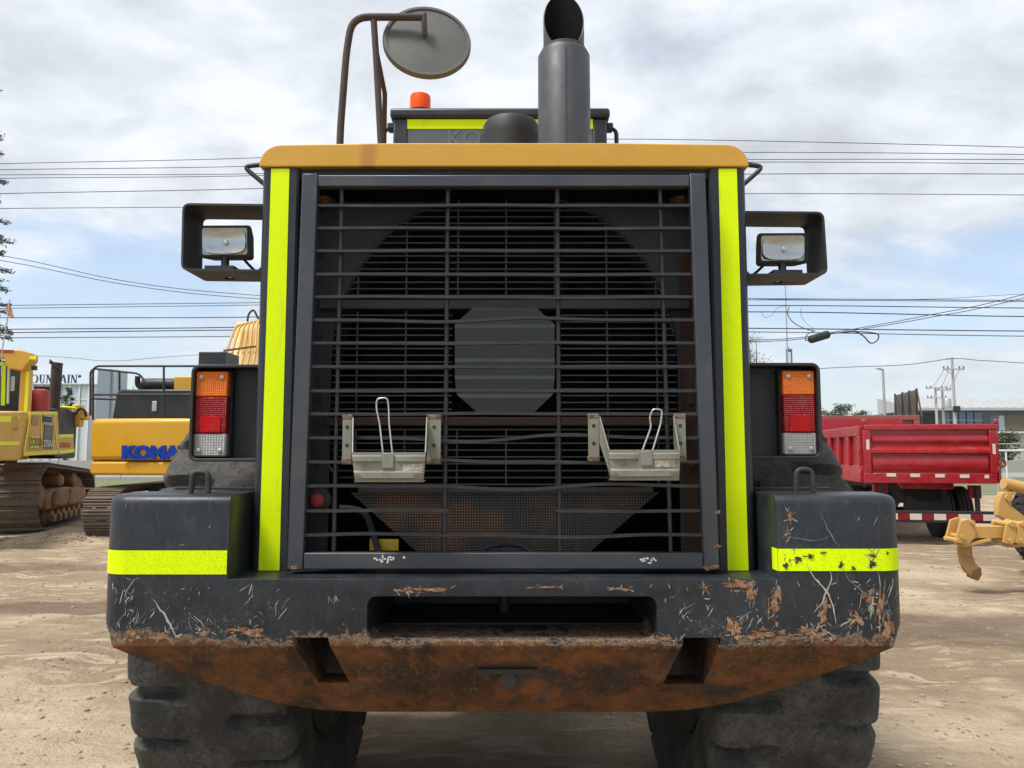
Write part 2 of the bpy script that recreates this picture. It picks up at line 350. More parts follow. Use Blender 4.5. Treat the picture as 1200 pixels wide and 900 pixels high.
def capmat():
    m = M['capyellow']; t = m.node_tree; b = [n for n in t.nodes if n.type == 'BSDF_PRINCIPLED'][0]
    src = b.inputs['Base Color'].links[0].from_socket; co = [n for n in t.nodes if n.type == 'TEX_COORD'][0].outputs['Object']
    s3 = nd(t, 'ShaderNodeSeparateXYZ', {0: co}); nz = noi(t, co, 18, 4, .6)
    dx = mth(t, 'ABSOLUTE', mth(t, 'ADD', s3.outputs[0], .505))
    st = mth(t, 'MULTIPLY', sstep(t, mth(t, 'ADD', dx, mth(t, 'MULTIPLY', mth(t, 'SUBTRACT', nz, .5), .06)), .008, .05, 1, 0), .55)
    spots = sstep(t, noi(t, co, 42, 3, .7, 0, (3, 3, 9)), .70, .76)
    c = mixc(t, st, src, (.33, .10, .018)); c = mixc(t, mth(t, 'MULTIPLY', spots, .5), c, (.22, .12, .05))
    t.links.new(c, b.inputs['Base Color'])
capmat()

def rubbercracks():
    m = M['rubber']; t = m.node_tree; b = [n for n in t.nodes if n.type == 'BSDF_PRINCIPLED'][0]; bp = [n for n in t.nodes if n.type == 'BUMP'][0]
    co = [n for n in t.nodes if n.type == 'TEX_COORD'][0].outputs['Object']; src = bp.inputs['Height'].links[0].from_socket
    wv = nd(t, 'ShaderNodeVectorMath', {0: co, 1: nd(t, 'ShaderNodeTexNoise', {'Vector': co, 'Scale': 6.0, 'Detail': 4.0}).outputs[1]}, operation='ADD').outputs[0]
    vo = nd(t, 'ShaderNodeTexVoronoi', {'Vector': wv, 'Scale': 7.0}, feature='DISTANCE_TO_EDGE').outputs['Distance']
    cr = sstep(t, vo, .0, .022); cut = sstep(t, noi(t, co, 22, 5, .7, .8, (6, 1, 2)), .66, .70, 1, 0)
    h = mth(t, 'ADD', src, mth(t, 'ADD', mth(t, 'MULTIPLY', cr, .5), mth(t, 'MULTIPLY', cut, .9))); t.links.new(h, bp.inputs['Height'])
    base = b.inputs['Base Color'].links[0].from_socket
    t.links.new(mixc(t, mth(t, 'MINIMUM', cr, cut), (.012, .012, .011), base), b.inputs['Base Color'])
rubbercracks()

def tapecells():
    m = M['tape']; t = m.node_tree; b = [n for n in t.nodes if n.type == 'BSDF_PRINCIPLED'][0]
    co = [n for n in t.nodes if n.type == 'TEX_COORD'][0].outputs['Object']; src = b.inputs['Base Color'].links[0].from_socket
    vo = nd(t, 'ShaderNodeTexVoronoi', {'Vector': co, 'Scale': 170.0, 'Randomness': .15}, feature='DISTANCE_TO_EDGE').outputs['Distance']
    cell = sstep(t, vo, .02, .12); dirt = sstep(t, noi(t, nd(t, 'ShaderNodeMapping', {'Vector': co, 'Scale': (6, 6, 1.2)}).outputs[0], 5, 6, .65), .55, .75)
    c = mixc(t, 1.0, src, mixc(t, cell, (.80, .84, .7), (1.03, 1.03, 1.0)), 'MULTIPLY'); c = mixc(t, mth(t, 'MULTIPLY', dirt, .22), c, (.30, .30, .08))
    t.links.new(c, b.inputs['Base Color'])
tapecells()
# ------------------------------------------------------------------ ground and far setting
def gh(x, y):
    h = .035 * noise.noise(Vector((x * .23, y * .23, .3))) + .02 * noise.noise(Vector((x * .8, y * .8, 2.1)))
    h += .020 * noise.noise(Vector((x * 1.9, y * 3.1, 5.2))) + .011 * noise.noise(Vector((x * 5, y * 8, 8.2)))
    h += .12 * math.exp(-(((y - 11.6 - .25 * (x + 9.5)) / .55) ** 2) - ((x + 8.6) / 1.5) ** 2) * (1 + .8 * noise.noise(Vector((x * 2, y * 2, 1))))
    for x0, k_, dep in ((-2.6, -.10, .03), (-4.4, -.22, .026), (-6.4, -.22, .022), (2.9, .16, .02), (4.6, .34, .022)):
        e = (x - x0 - k_ * y - .25 * math.sin(y * .5 + x0)) / .24
        if abs(e) < 3: h += dep * (-math.exp(-e * e) * (.75 + .5 * math.sin(y * 14 + 2 * abs(e))) + .55 * math.exp(-((abs(e) - 1.5) / .45) ** 2))
    far = max(0, min(1, (math.hypot(x, y) - 25) / 15))
    k = max(0, 1 - math.hypot((abs(x) - 1.05) / .6, (y - 1.26) / .5)); k = min(1, k * 2)
    return h * (1 - far) * (1 - k)
def spaced(segs):
    out = []
    for a, b, n in segs: out += [a + (b - a) * i / n for i in range(n)]
    return out + [segs[-1][1]]
xs = spaced([(-4300, -900, 6), (-900, -60, 10), (-60, -16, 22), (-16, -1.2, 185), (-1.2, 1.2, 30), (1.2, 13, 148), (13, 60, 24), (60, 900, 10), (900, 4300, 6)])
ys = spaced([(-60, -3, 12), (-3, 1, 14), (1, 9, 130), (9, 20, 100), (20, 60, 30), (60, 900, 14), (900, 4300, 8)])
gm = MB(); nx = len(xs)
gm.v = [(x, y, gh(x, y) if abs(x) < 45 and -5 < y < 45 else 0) for y in ys for x in xs]
gm.f = [(j * nx + i, j * nx + i + 1, (j + 1) * nx + i + 1, (j + 1) * nx + i) for j in range(len(ys) - 1) for i in range(nx - 1)]
def groundmat():
    m, t, b, vec, co = newmat('trodden_dirt')
    n1 = noi(t, co, .35, 6, .6, .3); n2 = noi(t, co, 1.9, 7, .65, .4, (3, 1, 0)); n3 = noi(t, co, 14, 6, .7); n4 = noi(t, co, 75, 4, .6)
    strm = nd(t, 'ShaderNodeMapping', {'Vector': co, 'Scale': (.8, 2.6, 1.0)}).outputs[0]
    n5 = noi(t, strm, 2.2, 7, .68, .8, (5, 2, 1))
    c = mixc(t, sstep(t, n1, .42, .60), (.315, .235, .150), (.52, .412, .283))
    c = mixc(t, mth(t, 'MULTIPLY', sstep(t, n2, .55, .74), .6), c, (.28, .188, .11))
    c = mixc(t, mth(t, 'MULTIPLY', sstep(t, n5, .50, .66), .7), c, (.66, .53, .385))
    c = mixc(t, mth(t, 'MULTIPLY', sstep(t, n3, .55, .72), .45), c, (.19, .14, .095))
    # damp patches
    s3 = nd(t, 'ShaderNodeSeparateXYZ', {0: co})
    def patch(cx, cy, rx, ry):
        a = mth(t, 'POWER', mth(t, 'DIVIDE', mth(t, 'SUBTRACT', s3.outputs[0], cx), rx), 2.0); d = mth(t, 'POWER', mth(t, 'DIVIDE', mth(t, 'SUBTRACT', s3.outputs[1], cy), ry), 2.0)
        return sstep(t, mth(t, 'ADD', mth(t, 'ADD', a, d), mth(t, 'MULTIPLY', mth(t, 'SUBTRACT', n2, .5), 1.6)), .45, 1.15, 1, 0)
    wet = mth(t, 'MAXIMUM', patch(-4.2, 5.75, 1.7, .42), mth(t, 'MULTIPLY', patch(4.6, 4.7, 2.0, .8), .95))
    wet = mth(t, 'MAXIMUM', wet, mth(t, 'MULTIPLY', patch(-8.0, 8.6, 3.8, .6), .8))
    c = mixc(t, mth(t, 'MULTIPLY', wet, .75), c, (.15, .105, .068))
    far = sstep(t, s3.outputs[1], 24, 34)
    c = mixc(t, far, c, mixc(t, sstep(t, n1, .4, .6), (.13, .14, .06), (.24, .21, .12)))
    setin(t, b, 'Base Color', c); setin(t, b, 'Roughness', .95); setin(t, b, 'Specular IOR Level', .25)
    h = mth(t, 'ADD', mth(t, 'ADD', mth(t, 'MULTIPLY', n3, .9), mth(t, 'MULTIPLY', n5, 1.3)), mth(t, 'MULTIPLY', n4, .3))
    bump(t, b, h, .06, .95); return m
M['dirt'] = groundmat()
g = gm.build('ground', M['dirt'], None, 60); tag(g, kind='structure')
# loose stones
pm = MB(); ico = bmesh.new(); bmesh.ops.create_icosphere(ico, subdivisions=1, radius=1)
iv = [v.co.copy() for v in ico.verts]; iff = [[v.index for v in f.verts] for f in ico.faces]; ico.free()
for i in range(5200):
    if i < 2600: y = 1.2 + rnd.random() ** 1.6 * 12; x = rnd.uniform(-1, 1) * (y + 2.8) * .72
    elif i < 3400: x = -8.7 + rnd.gauss(0, 1.3); y = 11.6 + .25 * (x + 9.5) + rnd.gauss(0, .45)
    else: y = rnd.uniform(1.5, 10); x = rnd.choice((-1, 1)) * rnd.uniform(1.4, 1.4 + y * .7)
    if abs(x) < 1.5 and y < 2.4: continue
    r = .004 + .016 * rnd.random() ** 3; r *= 1.6 if 2600 <= i < 3400 else 1; r *= 1 + max(0, y - 4) * .05
    k = Vector((rnd.uniform(.7, 1.4), rnd.uniform(.7, 1.3), rnd.uniform(.4, .8))) * r; a = rnd.random() * 6.28
    z = gh(x, y) + r * .15
    pm.add([(x + (v.x * math.cos(a) - v.y * math.sin(a)) * k.x, y + (v.x * math.sin(a) + v.y * math.cos(a)) * k.y, z + v.z * k.z) for v in iv], iff)
M['stone'] = surf('dusty_stone', (.36, .28, .20), .95, grime=(.20, .15, .105), amt=.8, scale=.9, bmp=0, lo=.42, hi=.58)
o = pm.build('gravel', M['stone'], None, None); tag(o, 'loose stones and dirt crumbs scattered over the yard', 'gravel', kind='stuff')

# ------------------------------------------------------------------ wheel loader
LD = thing('wheel_loader', 'large wheel loader seen from behind, charcoal counterweight and barred grille', 'wheel loader')
XW, XI, ZT, ZB, ZL, ZU, XB, XS = 1.348, .915, 1.507, 1.2295, 1.013, .723, .60, 1.03
def cutter(mb):
    me = mb.mesh('cut'); o = bpy.data.objects.new('cut', me); COL.objects.link(o)
    bm = bmesh.new(); bm.from_mesh(me); bmesh.ops.recalc_face_normals(bm, faces=bm.faces); bm.to_mesh(me); bm.free(); return o
def bake(o, drop=()):
    dg = bpy.context.evaluated_depsgraph_get(); dg.update()
    me = bpy.data.meshes.new_from_object(o.evaluated_get(dg)); o.modifiers.clear(); o.data = me
    for c in drop: bpy.data.objects.remove(c, do_unlink=True)
    return me
poly = [(-XW, 1.045), (-1.2, .95), (-1.0, .848), (-.8, .764), (-.66, ZU + .01), (-.5, ZU), (.5, ZU), (.66, ZU + .01), (.8, .764), (1.0, .848), (1.2, .95), (XW, 1.045), (XW, ZT), (XI, ZT), (XI, ZB), (-XI, ZB), (-XI, ZT), (-XW, ZT)]
cwm = MB().prism(poly, 1, 0, .245); me = cwm.mesh('counterweight')
bm = bmesh.new(); bm.from_mesh(me); bmesh.ops.recalc_face_normals(bm, faces=bm.faces)
ed = [e for e in bm.edges if all(abs(abs(v.co.x) - XW) < .01 and v.co.y < .01 for v in e.verts)]
bmesh.ops.bevel(bm, geom=ed, offset=.085, segments=6, profile=.5, affect='EDGES')
ed = [e for e in bm.edges if len(e.link_faces) == 2 and e.calc_face_angle(0) > R(35) and all(v.co.z > 1.1 for v in e.verts) and all(v.co.y < .1 for v in e.verts) and abs(e.verts[0].co.z - e.verts[1].co.z) < .02]
bmesh.ops.bevel(bm, geom=ed, offset=.032, segments=4, profile=.5, affect='EDGES')
ed = [e for e in bm.edges if len(e.link_faces) == 2 and e.calc_face_angle(0) > R(25) and all(abs(v.co.z - 1.045) < .03 and abs(v.co.x) > 1.2 for v in e.verts)]
bmesh.ops.bevel(bm, geom=ed, offset=.05, segments=4, profile=.5, affect='EDGES')
bm.to_mesh(me); bm.free()
cw = obj('counterweight', me, M['cw'], LD)
cuts = []
cuts.append(cutter(MB().prism([(-.1, .3), (-.1, ZL + (ZL - ZU) / .245 * .1), (.245 * 1.2, ZL - (ZL - ZU) * 1.2), (.245 * 1.2, .3)], 0, -2, 2)))
pxl, pxr = X_(430, 725, 0), X_(770, 725, 0); ptop, pbot = Z_(699, 0), Z_(751, 0)
for sgn, us in ((-1, ((344, 747), (386, 747), (409, 801), (372, 801))), (1, ((800, 746), (843, 746), (826, 803), (778, 803)))):
    q = [P(u, v, .02 if i < 2 else .12) for i, (u, v) in enumerate(us)]
    n4 = [(p.x, p.z) for p in q]; n4[0] = (n4[0][0], 1.04); n4[1] = (n4[1][0], 1.04)
    cuts.append(cutter(MB().prism(n4, 1, -.1, .5)))
for i, c_ in enumerate(cuts):
    b_ = cw.modifiers.new('b%d' % i, 'BOOLEAN'); b_.operation = 'DIFFERENCE'; b_.solver = 'EXACT'; b_.object = c_
bake(cw, cuts)
# pocket: through-opening plus its own lining
pc = cutter(MB().prism(rrect(pxl, pxr, pbot, ptop, .03, 4), 1, -.1, .5))
b_ = cw.modifiers.new('p', 'BOOLEAN'); b_.solver = 'EXACT'; b_.object = pc
b2 = cw.modifiers.new('bev', 'BEVEL'); b2.width = .013; b2.segments = 3; b2.limit_method = 'ANGLE'; b2.angle_limit = R(40)
me = bake(cw, [pc])
if not me.materials: me.materials.append(M['cw'])
me.polygons.foreach_set('use_smooth', [True] * len(me.polygons)); me.set_sharp_from_angle(angle=R(32))
pk = MB()
pk.box(pxl - .02, pxr + .02, .247, .62, pbot - .02, pbot + .004).box(pxl - .02, pxr + .02, .247, .62, ptop + .004, ptop + .02)
pk.box(pxl - .02, pxl - .004, .247, .62, pbot + .006, ptop).box(pxr + .004, pxr + .02, .247, .62, pbot + .006, ptop).box(pxl, pxr, .6, .62, pbot + .006, ptop)
pk.build('hitch_pocket', M['charcoal_dull'], cw)
MB().lathe([(.024, 0), (.024, .14)], (0, .45, pbot + .004), 2, 12).build('hitch_pin', M['black'], cw)
# pin slot under the lip
sl_ = P(595, 786, .09)
MB().box(sl_.x - .1, sl_.x + .1, .062, .075, sl_.z - .004, sl_.z + .012).build('pin_slot', M['black'], cw)
MB().lathe([(.03, -.02), (.03, .012), (.02, .018)], (sl_.x, .10, sl_.z - .03), 1, 12).build('tow_pin', M['charcoal_dull'], cw)
# tape bands round the blocks
def cwy(x):
    a = abs(x); r = .085
    return 0 if a < XW - r else r - math.sqrt(max(0, r * r - (a - XW + r) ** 2))
for sgn, u0, u1, v0, v1 in ((-1, 127, 273, 645, 673), (1, 912, 1055, 643, 669)):
    xa, xb = (XW, XI) if sgn > 0 else (-XW, -XI)
    z1, z0 = Z_(v0, 0), Z_(v1, 0)
    path = [(sgn * XW, .20)] + [(sgn * (XW - .085 + .085 * math.sin(R(a))), .085 - .085 * math.cos(R(a))) for a in range(90, -1, -15)] + [(sgn * (XI + .004), 0)]
    if sgn > 0: path += [(XI, .004), (XI, .05)]
    mb = MB(); vs = []
    for i, (x, y) in enumerate(path):
        p0 = Vector(path[max(i - 1, 0)]); p1 = Vector(path[min(i + 1, len(path) - 1)]); d = (p1 - p0).normalized(); nn = Vector((d.y, -d.x)) * (1 if sgn < 0 else -1)
        if nn.y > .01: nn = -nn
        if i == 0: nn = Vector((sgn, 0))
        if sgn > 0 and i >= len(path) - 2: nn = Vector((-1, 0)) if i == len(path) - 1 else Vector((-.7, -.7))
        for z in (z0, z1): vs.append((x + nn.x * .002, y + nn.y * .002, z))
    fs = [(2 * i, 2 * i + 2, 2 * i + 3, 2 * i + 1) for i in range(len(path) - 1)]
    o = mb.add(vs, fs).build('reflective_tape', M['tape'], cw, 60)
# lifting lugs
for u, v in ((235, 553), (942, 550)):
    p = P(u, v, .12); t_ = [(p.x - .031, .12, ZT - .02), (p.x - .027, .12, p.z), (p.x + .027, .12, p.z), (p.x + .031, .12, ZT - .02)]
    MB().tube(arc_path(t_, .022), .0095, 10).build('lifting_lug', M['charcoal_dull'], cw, 60)
# rubber flap edge behind the blocks
for s in (-1, 1): MB().box(s * .93 if s > 0 else -1.22, 1.22 if s > 0 else -.93, .27, .33, ZT + .004, ZT + .012).build('fender_edge', M['rubber_black'], cw)
# paint scratches and flakes with their own outlines
sm_ = MB(); fl_ = MB(); dm_ = MB()
def surfpt(u, v, lift):
    p = P(u, v, 0); x = max(-XW + .002, min(XW - .002, p.x)); y = cwy(x); 
    return Vector((x, y - lift, p.z))
def stroke(u, v, ang, ln, wd, mb, lift=.0024):
    lift += rnd.random() * .0008
    if wd < 2 and rnd.random() < .55: mb = dm_
    n = max(3, int(ln / 5)); pts = []; a = ang
    for i in range(n + 1): pts.append((u, v)); a += rnd.gauss(0, .22); u += math.cos(a) * ln / n; v += math.sin(a) * ln / n
    vs = []; fs = []
    for i, (pu, pv_) in enumerate(pts):
        w_ = wd * (.25 + .75 * math.sin(math.pi * min(max(i / n, .06), .94))) * rnd.uniform(.6, 1.3) / 2
        q = (pts[min(i + 1, n)][0] - pts[max(i - 1, 0)][0], pts[min(i + 1, n)][1] - pts[max(i - 1, 0)][1]); L = math.hypot(*q) + 1e-6
        nx_, ny_ = -q[1] / L * w_, q[0] / L * w_
        vs += [surfpt(pu + nx_, pv_ + ny_, lift), surfpt(pu - nx_, pv_ - ny_, lift)]
    fs = [(2 * i, 2 * i + 1, 2 * i + 3, 2 * i + 2) for i in range(n)]
    mb.add(vs, fs)
def blob(u, v, ru, rv, mb, lift=.0013, jag=.55, n=40):
    lift += rnd.random() * .0009; vs = [surfpt(u, v, lift)]; o1, o2 = rnd.random() * 50, rnd.random() * 50
    for k in range(n):
        a = 6.283 * k / n; q = .85 + 1.1 * noise.noise(Vector((o1 + 1.3 * math.cos(a), o2 + 1.3 * math.sin(a), 0))) + .7 * noise.noise(Vector((o2 + 4 * math.cos(a), o1 + 4 * math.sin(a), 3))) + rnd.uniform(-.12, .12); q = max(.15, q); vs.append(surfpt(u + ru * q * math.cos(a), v + rv * q * math.sin(a), lift))
    mb.add(vs, [(0, 1 + k, 1 + (k + 1) % n) for k in range(n)])
for (cu, cv, su, sv, n_, ln, wd) in ((150, 712, 11, 20, 20, 6, .8), (195, 730, 20, 14, 12, 4, .9), (255, 738, 30, 8, 16, 5, 1.0), (310, 700, 40, 22, 12, 5, .7), (400, 715, 22, 20, 9, 4, .7), (215, 700, 50, 14, 16, 5, .9), (800, 725, 22, 18, 20, 8, .8), (860, 715, 40, 20, 22, 7, .8), (950, 720, 45, 20, 18, 5, .9), (1020, 718, 16, 22, 18, 6, .9), (1000, 690, 30, 10, 18, 6, 1.0), (590, 695, 150, 5, 14, 5, .8), (200, 620, 60, 25, 8, 5, .9), (990, 610, 40, 22, 8, 9, .9), (420, 640, 1, 1, 1, 4, .8)):
    for k in range(n_):
        u, v = rnd.gauss(cu, su), rnd.gauss(cv, sv)
        if v > 752 or v < 588 or u < 131 or u > 1051: continue
        if 273 < u < 915 and v < 684: continue
        if 425 < u < 775 and 694 < v < 756: continue
        if (640 < v < 677) and (u < 276 or u > 908): continue
        stroke(u, v, rnd.choice((rnd.uniform(-2.2, -.9), rnd.uniform(0, 6.28))), ln * rnd.uniform(.3, 1.5), wd * rnd.uniform(.5, 1.5), sm_)
for (cu, cv, a0, n_, ln) in ((143, 705, -1.15, 7, 26), (158, 728, -.9, 8, 22), (145, 735, -1.3, 6, 18), (200, 738, -.7, 6, 16), (222, 722, 1.0, 5, 20), (290, 700, -1.0, 5, 18), (322, 718, -1.1, 5, 20), (385, 700, 1.2, 4, 16), (800, 722, -1.0, 4, 16), (1015, 722, -1.2, 9, 26), (1035, 728, -1.4, 8, 26), (1042, 700, -1.5, 7, 22), (985, 738, -.6, 8, 20), (950, 735, .8, 7, 22), (878, 732, -.9, 6, 14)):
    for k in range(n_):
        u, v = cu + rnd.gauss(0, 6), cv + rnd.gauss(0, 5)
        if v < 748 and not (425 < u < 775): stroke(u, v, a0 + rnd.gauss(0, .14), ln * rnd.uniform(.3, 1.1), rnd.uniform(.4, 1.7), sm_)
for (u, v, a, ln, wd) in ((180, 702, 1.0, 56, 2.4), (962, 605, .75, 42, 1.8), (918, 628, .35, 55, 1.2), (972, 668, 1.25, 55, 1.8), (945, 660, .95, 80, 2.2), (1030, 690, 2.1, 60, 1.8), (700 + 330, 640, 1.9, 30, 1.2), (395, 645, 0, 8, 1)):
    if v == 645: continue
    stroke(u, v, a, ln, wd, sm_)
for (u, v, ru, rv) in ((290, 740, 24, 6), (505, 691, 30, 3.0), (470, 692, 12, 2.5), (730, 690, 14, 2), (640, 688, 20, 1.5), (908, 705, 8, 24), (865, 686, 20, 6), (880, 695, 8, 12), (860, 735, 10, 14), (892, 743, 22, 7), (955, 742, 26, 9), (1005, 725, 12, 10), (1040, 735, 10, 18), (1020, 700, 8, 10), (925, 605, 3.5, 9), (924, 625, 3, 5), (925, 650, 6, 9), (1022, 655, 4, 10), (826, 688, 4, 4), (240, 742, 10, 5), (190, 745, 14, 5), (155, 742, 8, 8), (965, 720, 8, 16), (780, 748, 12, 4), (1030, 715, 5, 24)):
    blob(u, v, ru * .62, rv * .62, fl_)
    for k in range(9):
        a = rnd.random() * 6.28; q = rnd.uniform(.4, 1.15); pu, pv_ = u + ru * q * math.cos(a), v + rv * q * math.sin(a)
        if pv_ < 755 and not (425 < pu < 775 and 695 < pv_ < 756): blob(pu, pv_, ru * rnd.uniform(.08, .35), rv * rnd.uniform(.08, .35), fl_, .0013, n=18)
    for k in range(6):
        a = rnd.random() * 6.28; pu, pv_ = u + ru * .8 * math.cos(a), v + rv * .8 * math.sin(a)
        if pv_ < 750 and not (425 < pu < 775 and 695 < pv_ < 756): stroke(pu, pv_, a + rnd.gauss(0, .5), rnd.uniform(3, 9), rnd.uniform(.5, 1.4), sm_)
sf_ = MB()
for (u, v, ru, rv) in ((1022, 660, 4, 5), (1021, 651, 4, 3), (985, 662, 3, 4), (948, 652, 7, 3), (935, 656, 5, 3), (1040, 648, 2, 2), (965, 648, 3, 2), (921, 663, 3, 4), (1000, 666, 3, 2)): blob(u, v, ru, rv, sf_, .0036)
tag(sf_.build('scuff_marks', M['black'], cw, None), kind='stuff')
tag(dm_.build('dull_scratches', M['dimscratch'], cw, None), kind='stuff'); tag(sm_.build('paint_scratches', M['scratch'], cw, None), kind='stuff'); tag(fl_.build('rust_flakes', M['flake'], cw, None), kind='stuff')

# hood shell
HX, HY = .905, .18
ZC0, ZC1 = 2.708, 2.795
for s in (-1, 1):
    pl = [(s * HX, 1.95), (s * HX, HY + .035)] + [(s * (HX - .035 + .035 * math.cos(R(a))), HY + .035 - .035 * math.sin(R(a))) for a in (18, 36, 54, 72, 90)] + [(s * .772, HY), (s * .765, HY + .008), (s * .765, .42), (s * .80, .42), (s * .80, 1.95)]
    mb = MB().prism(pl, 2, 1.0, ZC0 - .003)
    sp_ = mb.build('side_panel', M['charcoal'], LD, 40)
    tp = MB().add([(s * .797, HY - .0018, 1.2315), (s * .871, HY - .0018, 1.2315), (s * .867, HY - .0018, ZC0 - .006), (s * .799, HY - .0018, ZC0 - .006)], [(0, 1, 2, 3)] if s > 0 else [(3, 2, 1, 0)])
    tp.build('reflective_tape', M['tape'], sp_, None)
    # grab handle high on the panel
    q = P(285 if s < 0 else 895, 195, .32); hx = abs(q.x)
    MB().tube(arc_path([(s * (HX - .005), .32, q.z + .012), (s * hx, .32, q.z), (s * (HX - .005), .32, Z_(225, .32))], .03), .0095, 10).build('grab_handle', M['charcoal_dull'], sp_, 60)
    if s > 0:
        MB().box(HX + .001, HX + .022, .55, .62, Z_(402, .58), Z_(262, .58)).build('door_hinge', M['charcoal_dull'], sp_)
capp = [(-HX - .006, ZC0)] + [(-HX + .075 - .081 * math.cos(R(a)), ZC1 - .082 + .08 * math.sin(R(a))) for a in range(0, 91, 15)] + [(-.4, ZC1 + .004), (.4, ZC1 + .004)] + [(HX - .075 + .081 * math.cos(R(a)), ZC1 - .082 + .08 * math.sin(R(a))) for a in range(90, -1, -15)] + [(HX + .006, ZC0)]
hood = MB().prism(capp, 1, HY - .008, 1.98).build('hood_cap', M['capyellow'], LD, 50, .018, 3)
MB().box(-.764, .764, HY + .02, HY + .10, 2.672, ZC0 - .001).build('hood_header', M['black'], LD)
# engine bay: near-black plates with the shade painted into their colour
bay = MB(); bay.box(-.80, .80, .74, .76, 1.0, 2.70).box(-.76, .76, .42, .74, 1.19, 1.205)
bay.box(-.764, .764, .285, .735, 2.66, 2.704)  # black sheet added under the yellow cap, standing in for shade
bay.build('bay_shade_plates', M['shade_soot'], LD)
# grille
GY = .10
gz1, gz0 = Z_(203, GY), Z_(668, GY)
gt, gb_ = .729, .749
gf = MB()
def trap(a, b, c, d, y0=GY, y1=GY + .045): gf.add([(p[0], y, p[1]) for y in (y0, y1) for p in (a, b, c, d)], [(0, 1, 2, 3), (7, 6, 5, 4), (0, 4, 5, 1), (1, 5, 6, 2), (2, 6, 7, 3), (3, 7, 4, 0)])
iw = .056
trap((-gb_, gz0), (-gb_ + iw, gz0), (-gt + iw, gz1), (-gt, gz1)); trap((gb_ - iw, gz0), (gb_, gz0), (gt, gz1), (gt - iw, gz1))
hh = Z_(203, GY) - Z_(218, GY); hb = Z_(648, GY) - Z_(668, GY)
trap((-gt + iw + .0008, gz1 - hh), (gt - iw - .0008, gz1 - hh), (gt - iw - .0008, gz1 - .005), (-gt + iw + .0008, gz1 - .005), GY + .002, GY + .043)
trap((-gb_ + iw + .0008, gz0 + .002), (gb_ - iw - .0008, gz0 + .002), (gb_ - iw - .0012, gz0 + hb), (-gb_ + iw + .0012, gz0 + hb), GY + .002, GY + .043)
grl = gf.build('grille_frame', M['grille'], LD, 35, .004, 2)
wc_ = MB(); rc_ = MB()
def chip(u, v, ru, rv, mb, yy):
    p = P(u, v, yy); k_ = P(u + 1, v, yy).x - p.x; n_ = 12; o1 = rnd.random() * 50
    mb.add([(p.x, yy, p.z)] + [(p.x + ru * k_ * (q := .5 + .9 * rnd.random()) * math.cos(6.283 * j / n_), yy, p.z + rv * k_ * q * math.sin(6.283 * j / n_)) for j in range(n_)], [(0, 1 + (j + 1) % n_, 1 + j) for j in range(n_)])
for k in range(16): chip(rnd.gauss(456, 9), rnd.gauss(655, 1.6), rnd.uniform(.8, 2.6), rnd.uniform(.6, 1.6), wc_, GY + .0008)
for k in range(11): chip(rnd.gauss(760, 5), rnd.gauss(656, 1.6), rnd.uniform(.8, 2.6), rnd.uniform(.6, 1.6), wc_, GY + .0008)
for u, v in ((834, 665), (828, 666), (839, 664), (841, 640), (842, 600), (344, 665)): chip(u, v, 4, 2.2, rc_, GY - .0012)
tag(wc_.build('paint_chips', M['white'], grl, None), kind='stuff'); tag(rc_.build('rust_spots', M['flake'], grl, None), kind='stuff')
vb = [241, 267.5, 294, 321.5, 348, 375, 402, 429.6, 458, 485, 513, 541, 569.6, 598.5, 627]
wob = random.Random(3)
for i, v in enumerate(vb):
    y = GY + .016; z = Z_(v, y); f_ = (z - gz0) / (gz1 - gz0); xe = gb_ - iw + (gt - gb_) * f_ + .003
    spans = [(-xe, xe)]
    if v == 598.5: spans = [(-xe, X_(526, v, y)), (X_(652, v, y), xe)]
    amp = {513: .010, 541: .008, 569.6: .009, 375: .006, 627: .007, 348: .003}.get(v, .0016)
    ph = wob.uniform(0, 6)
    for (a, b) in spans:
        n = max(4, int((b - a) / .06)); mb = MB(); vs = []; fs = []
        for k in range(n + 1):
            x = a + (b - a) * k / n; e_ = math.sin(math.pi * k / n)
            dz = amp * e_ * math.sin(x * 5.2 + ph) + (amp * .6 * e_ * math.sin(x * 11 + ph * 2))
            hh_ = .0052
            for (dy, dzz) in ((-.004, -hh_), (.014, -hh_), (.014, hh_), (-.004, hh_)): vs.append((x, y + dy, z + dz + dzz))
        for k in range(n):
            for q in range(4): fs.append((4 * k + q, 4 * k + 4 + q, 4 * k + 4 + (q + 1) % 4, 4 * k + (q + 1) % 4))
        fs += [(0, 1, 2, 3), (4 * n + 3, 4 * n + 2, 4 * n + 1, 4 * n)]
        mb.add(vs, fs).build('grille_bar', M['bar'], grl, 30)
for ut, ub in ((401, 391), (525, 521), (653, 656), (773, 786)):
    y = GY + .041
    MB().tube([P(ut, 217, y), P(ub, 650, y)], .0085, 8).build('grille_rod', M['bar'], grl, 60)
# fan guard behind the grille
FY = .40; fcz = Z_(418, FY); FR = .675
fg = MB()
fpts = [(FR * math.cos(R(a)), FY + .012, fcz + FR * math.sin(R(a))) for a in range(8, 173, 6)]
fan_guard = fg.tube(fpts, .006, 6).build('fan_guard', M['bar'], LD, 60)
zq = Z_(247, FY)
i = 0
while zq > Z_(572, FY):
    vpx = None
    dz = zq - fcz
    xe = math.sqrt(max(.02, FR * FR - dz * dz)) if dz > 0 else FR
    if dz < -.38: xe = FR - .02
    blockd = (Z_(364, FY) < zq < Z_(350, FY)) or (Z_(503, FY) < zq < Z_(486, FY))
    if not blockd:
        hp = .205
        inp = Z_(484, FY) < zq < Z_(360, FY)
        spans = [(-xe, -hp), (hp, xe)] if inp else [(-xe, xe)]
        for a, b in spans: MB().obox((a, FY, zq), (b, FY, zq), .012, .0045).build('guard_wire', M['louvre'], fan_guard, None)
    zq -= .0265
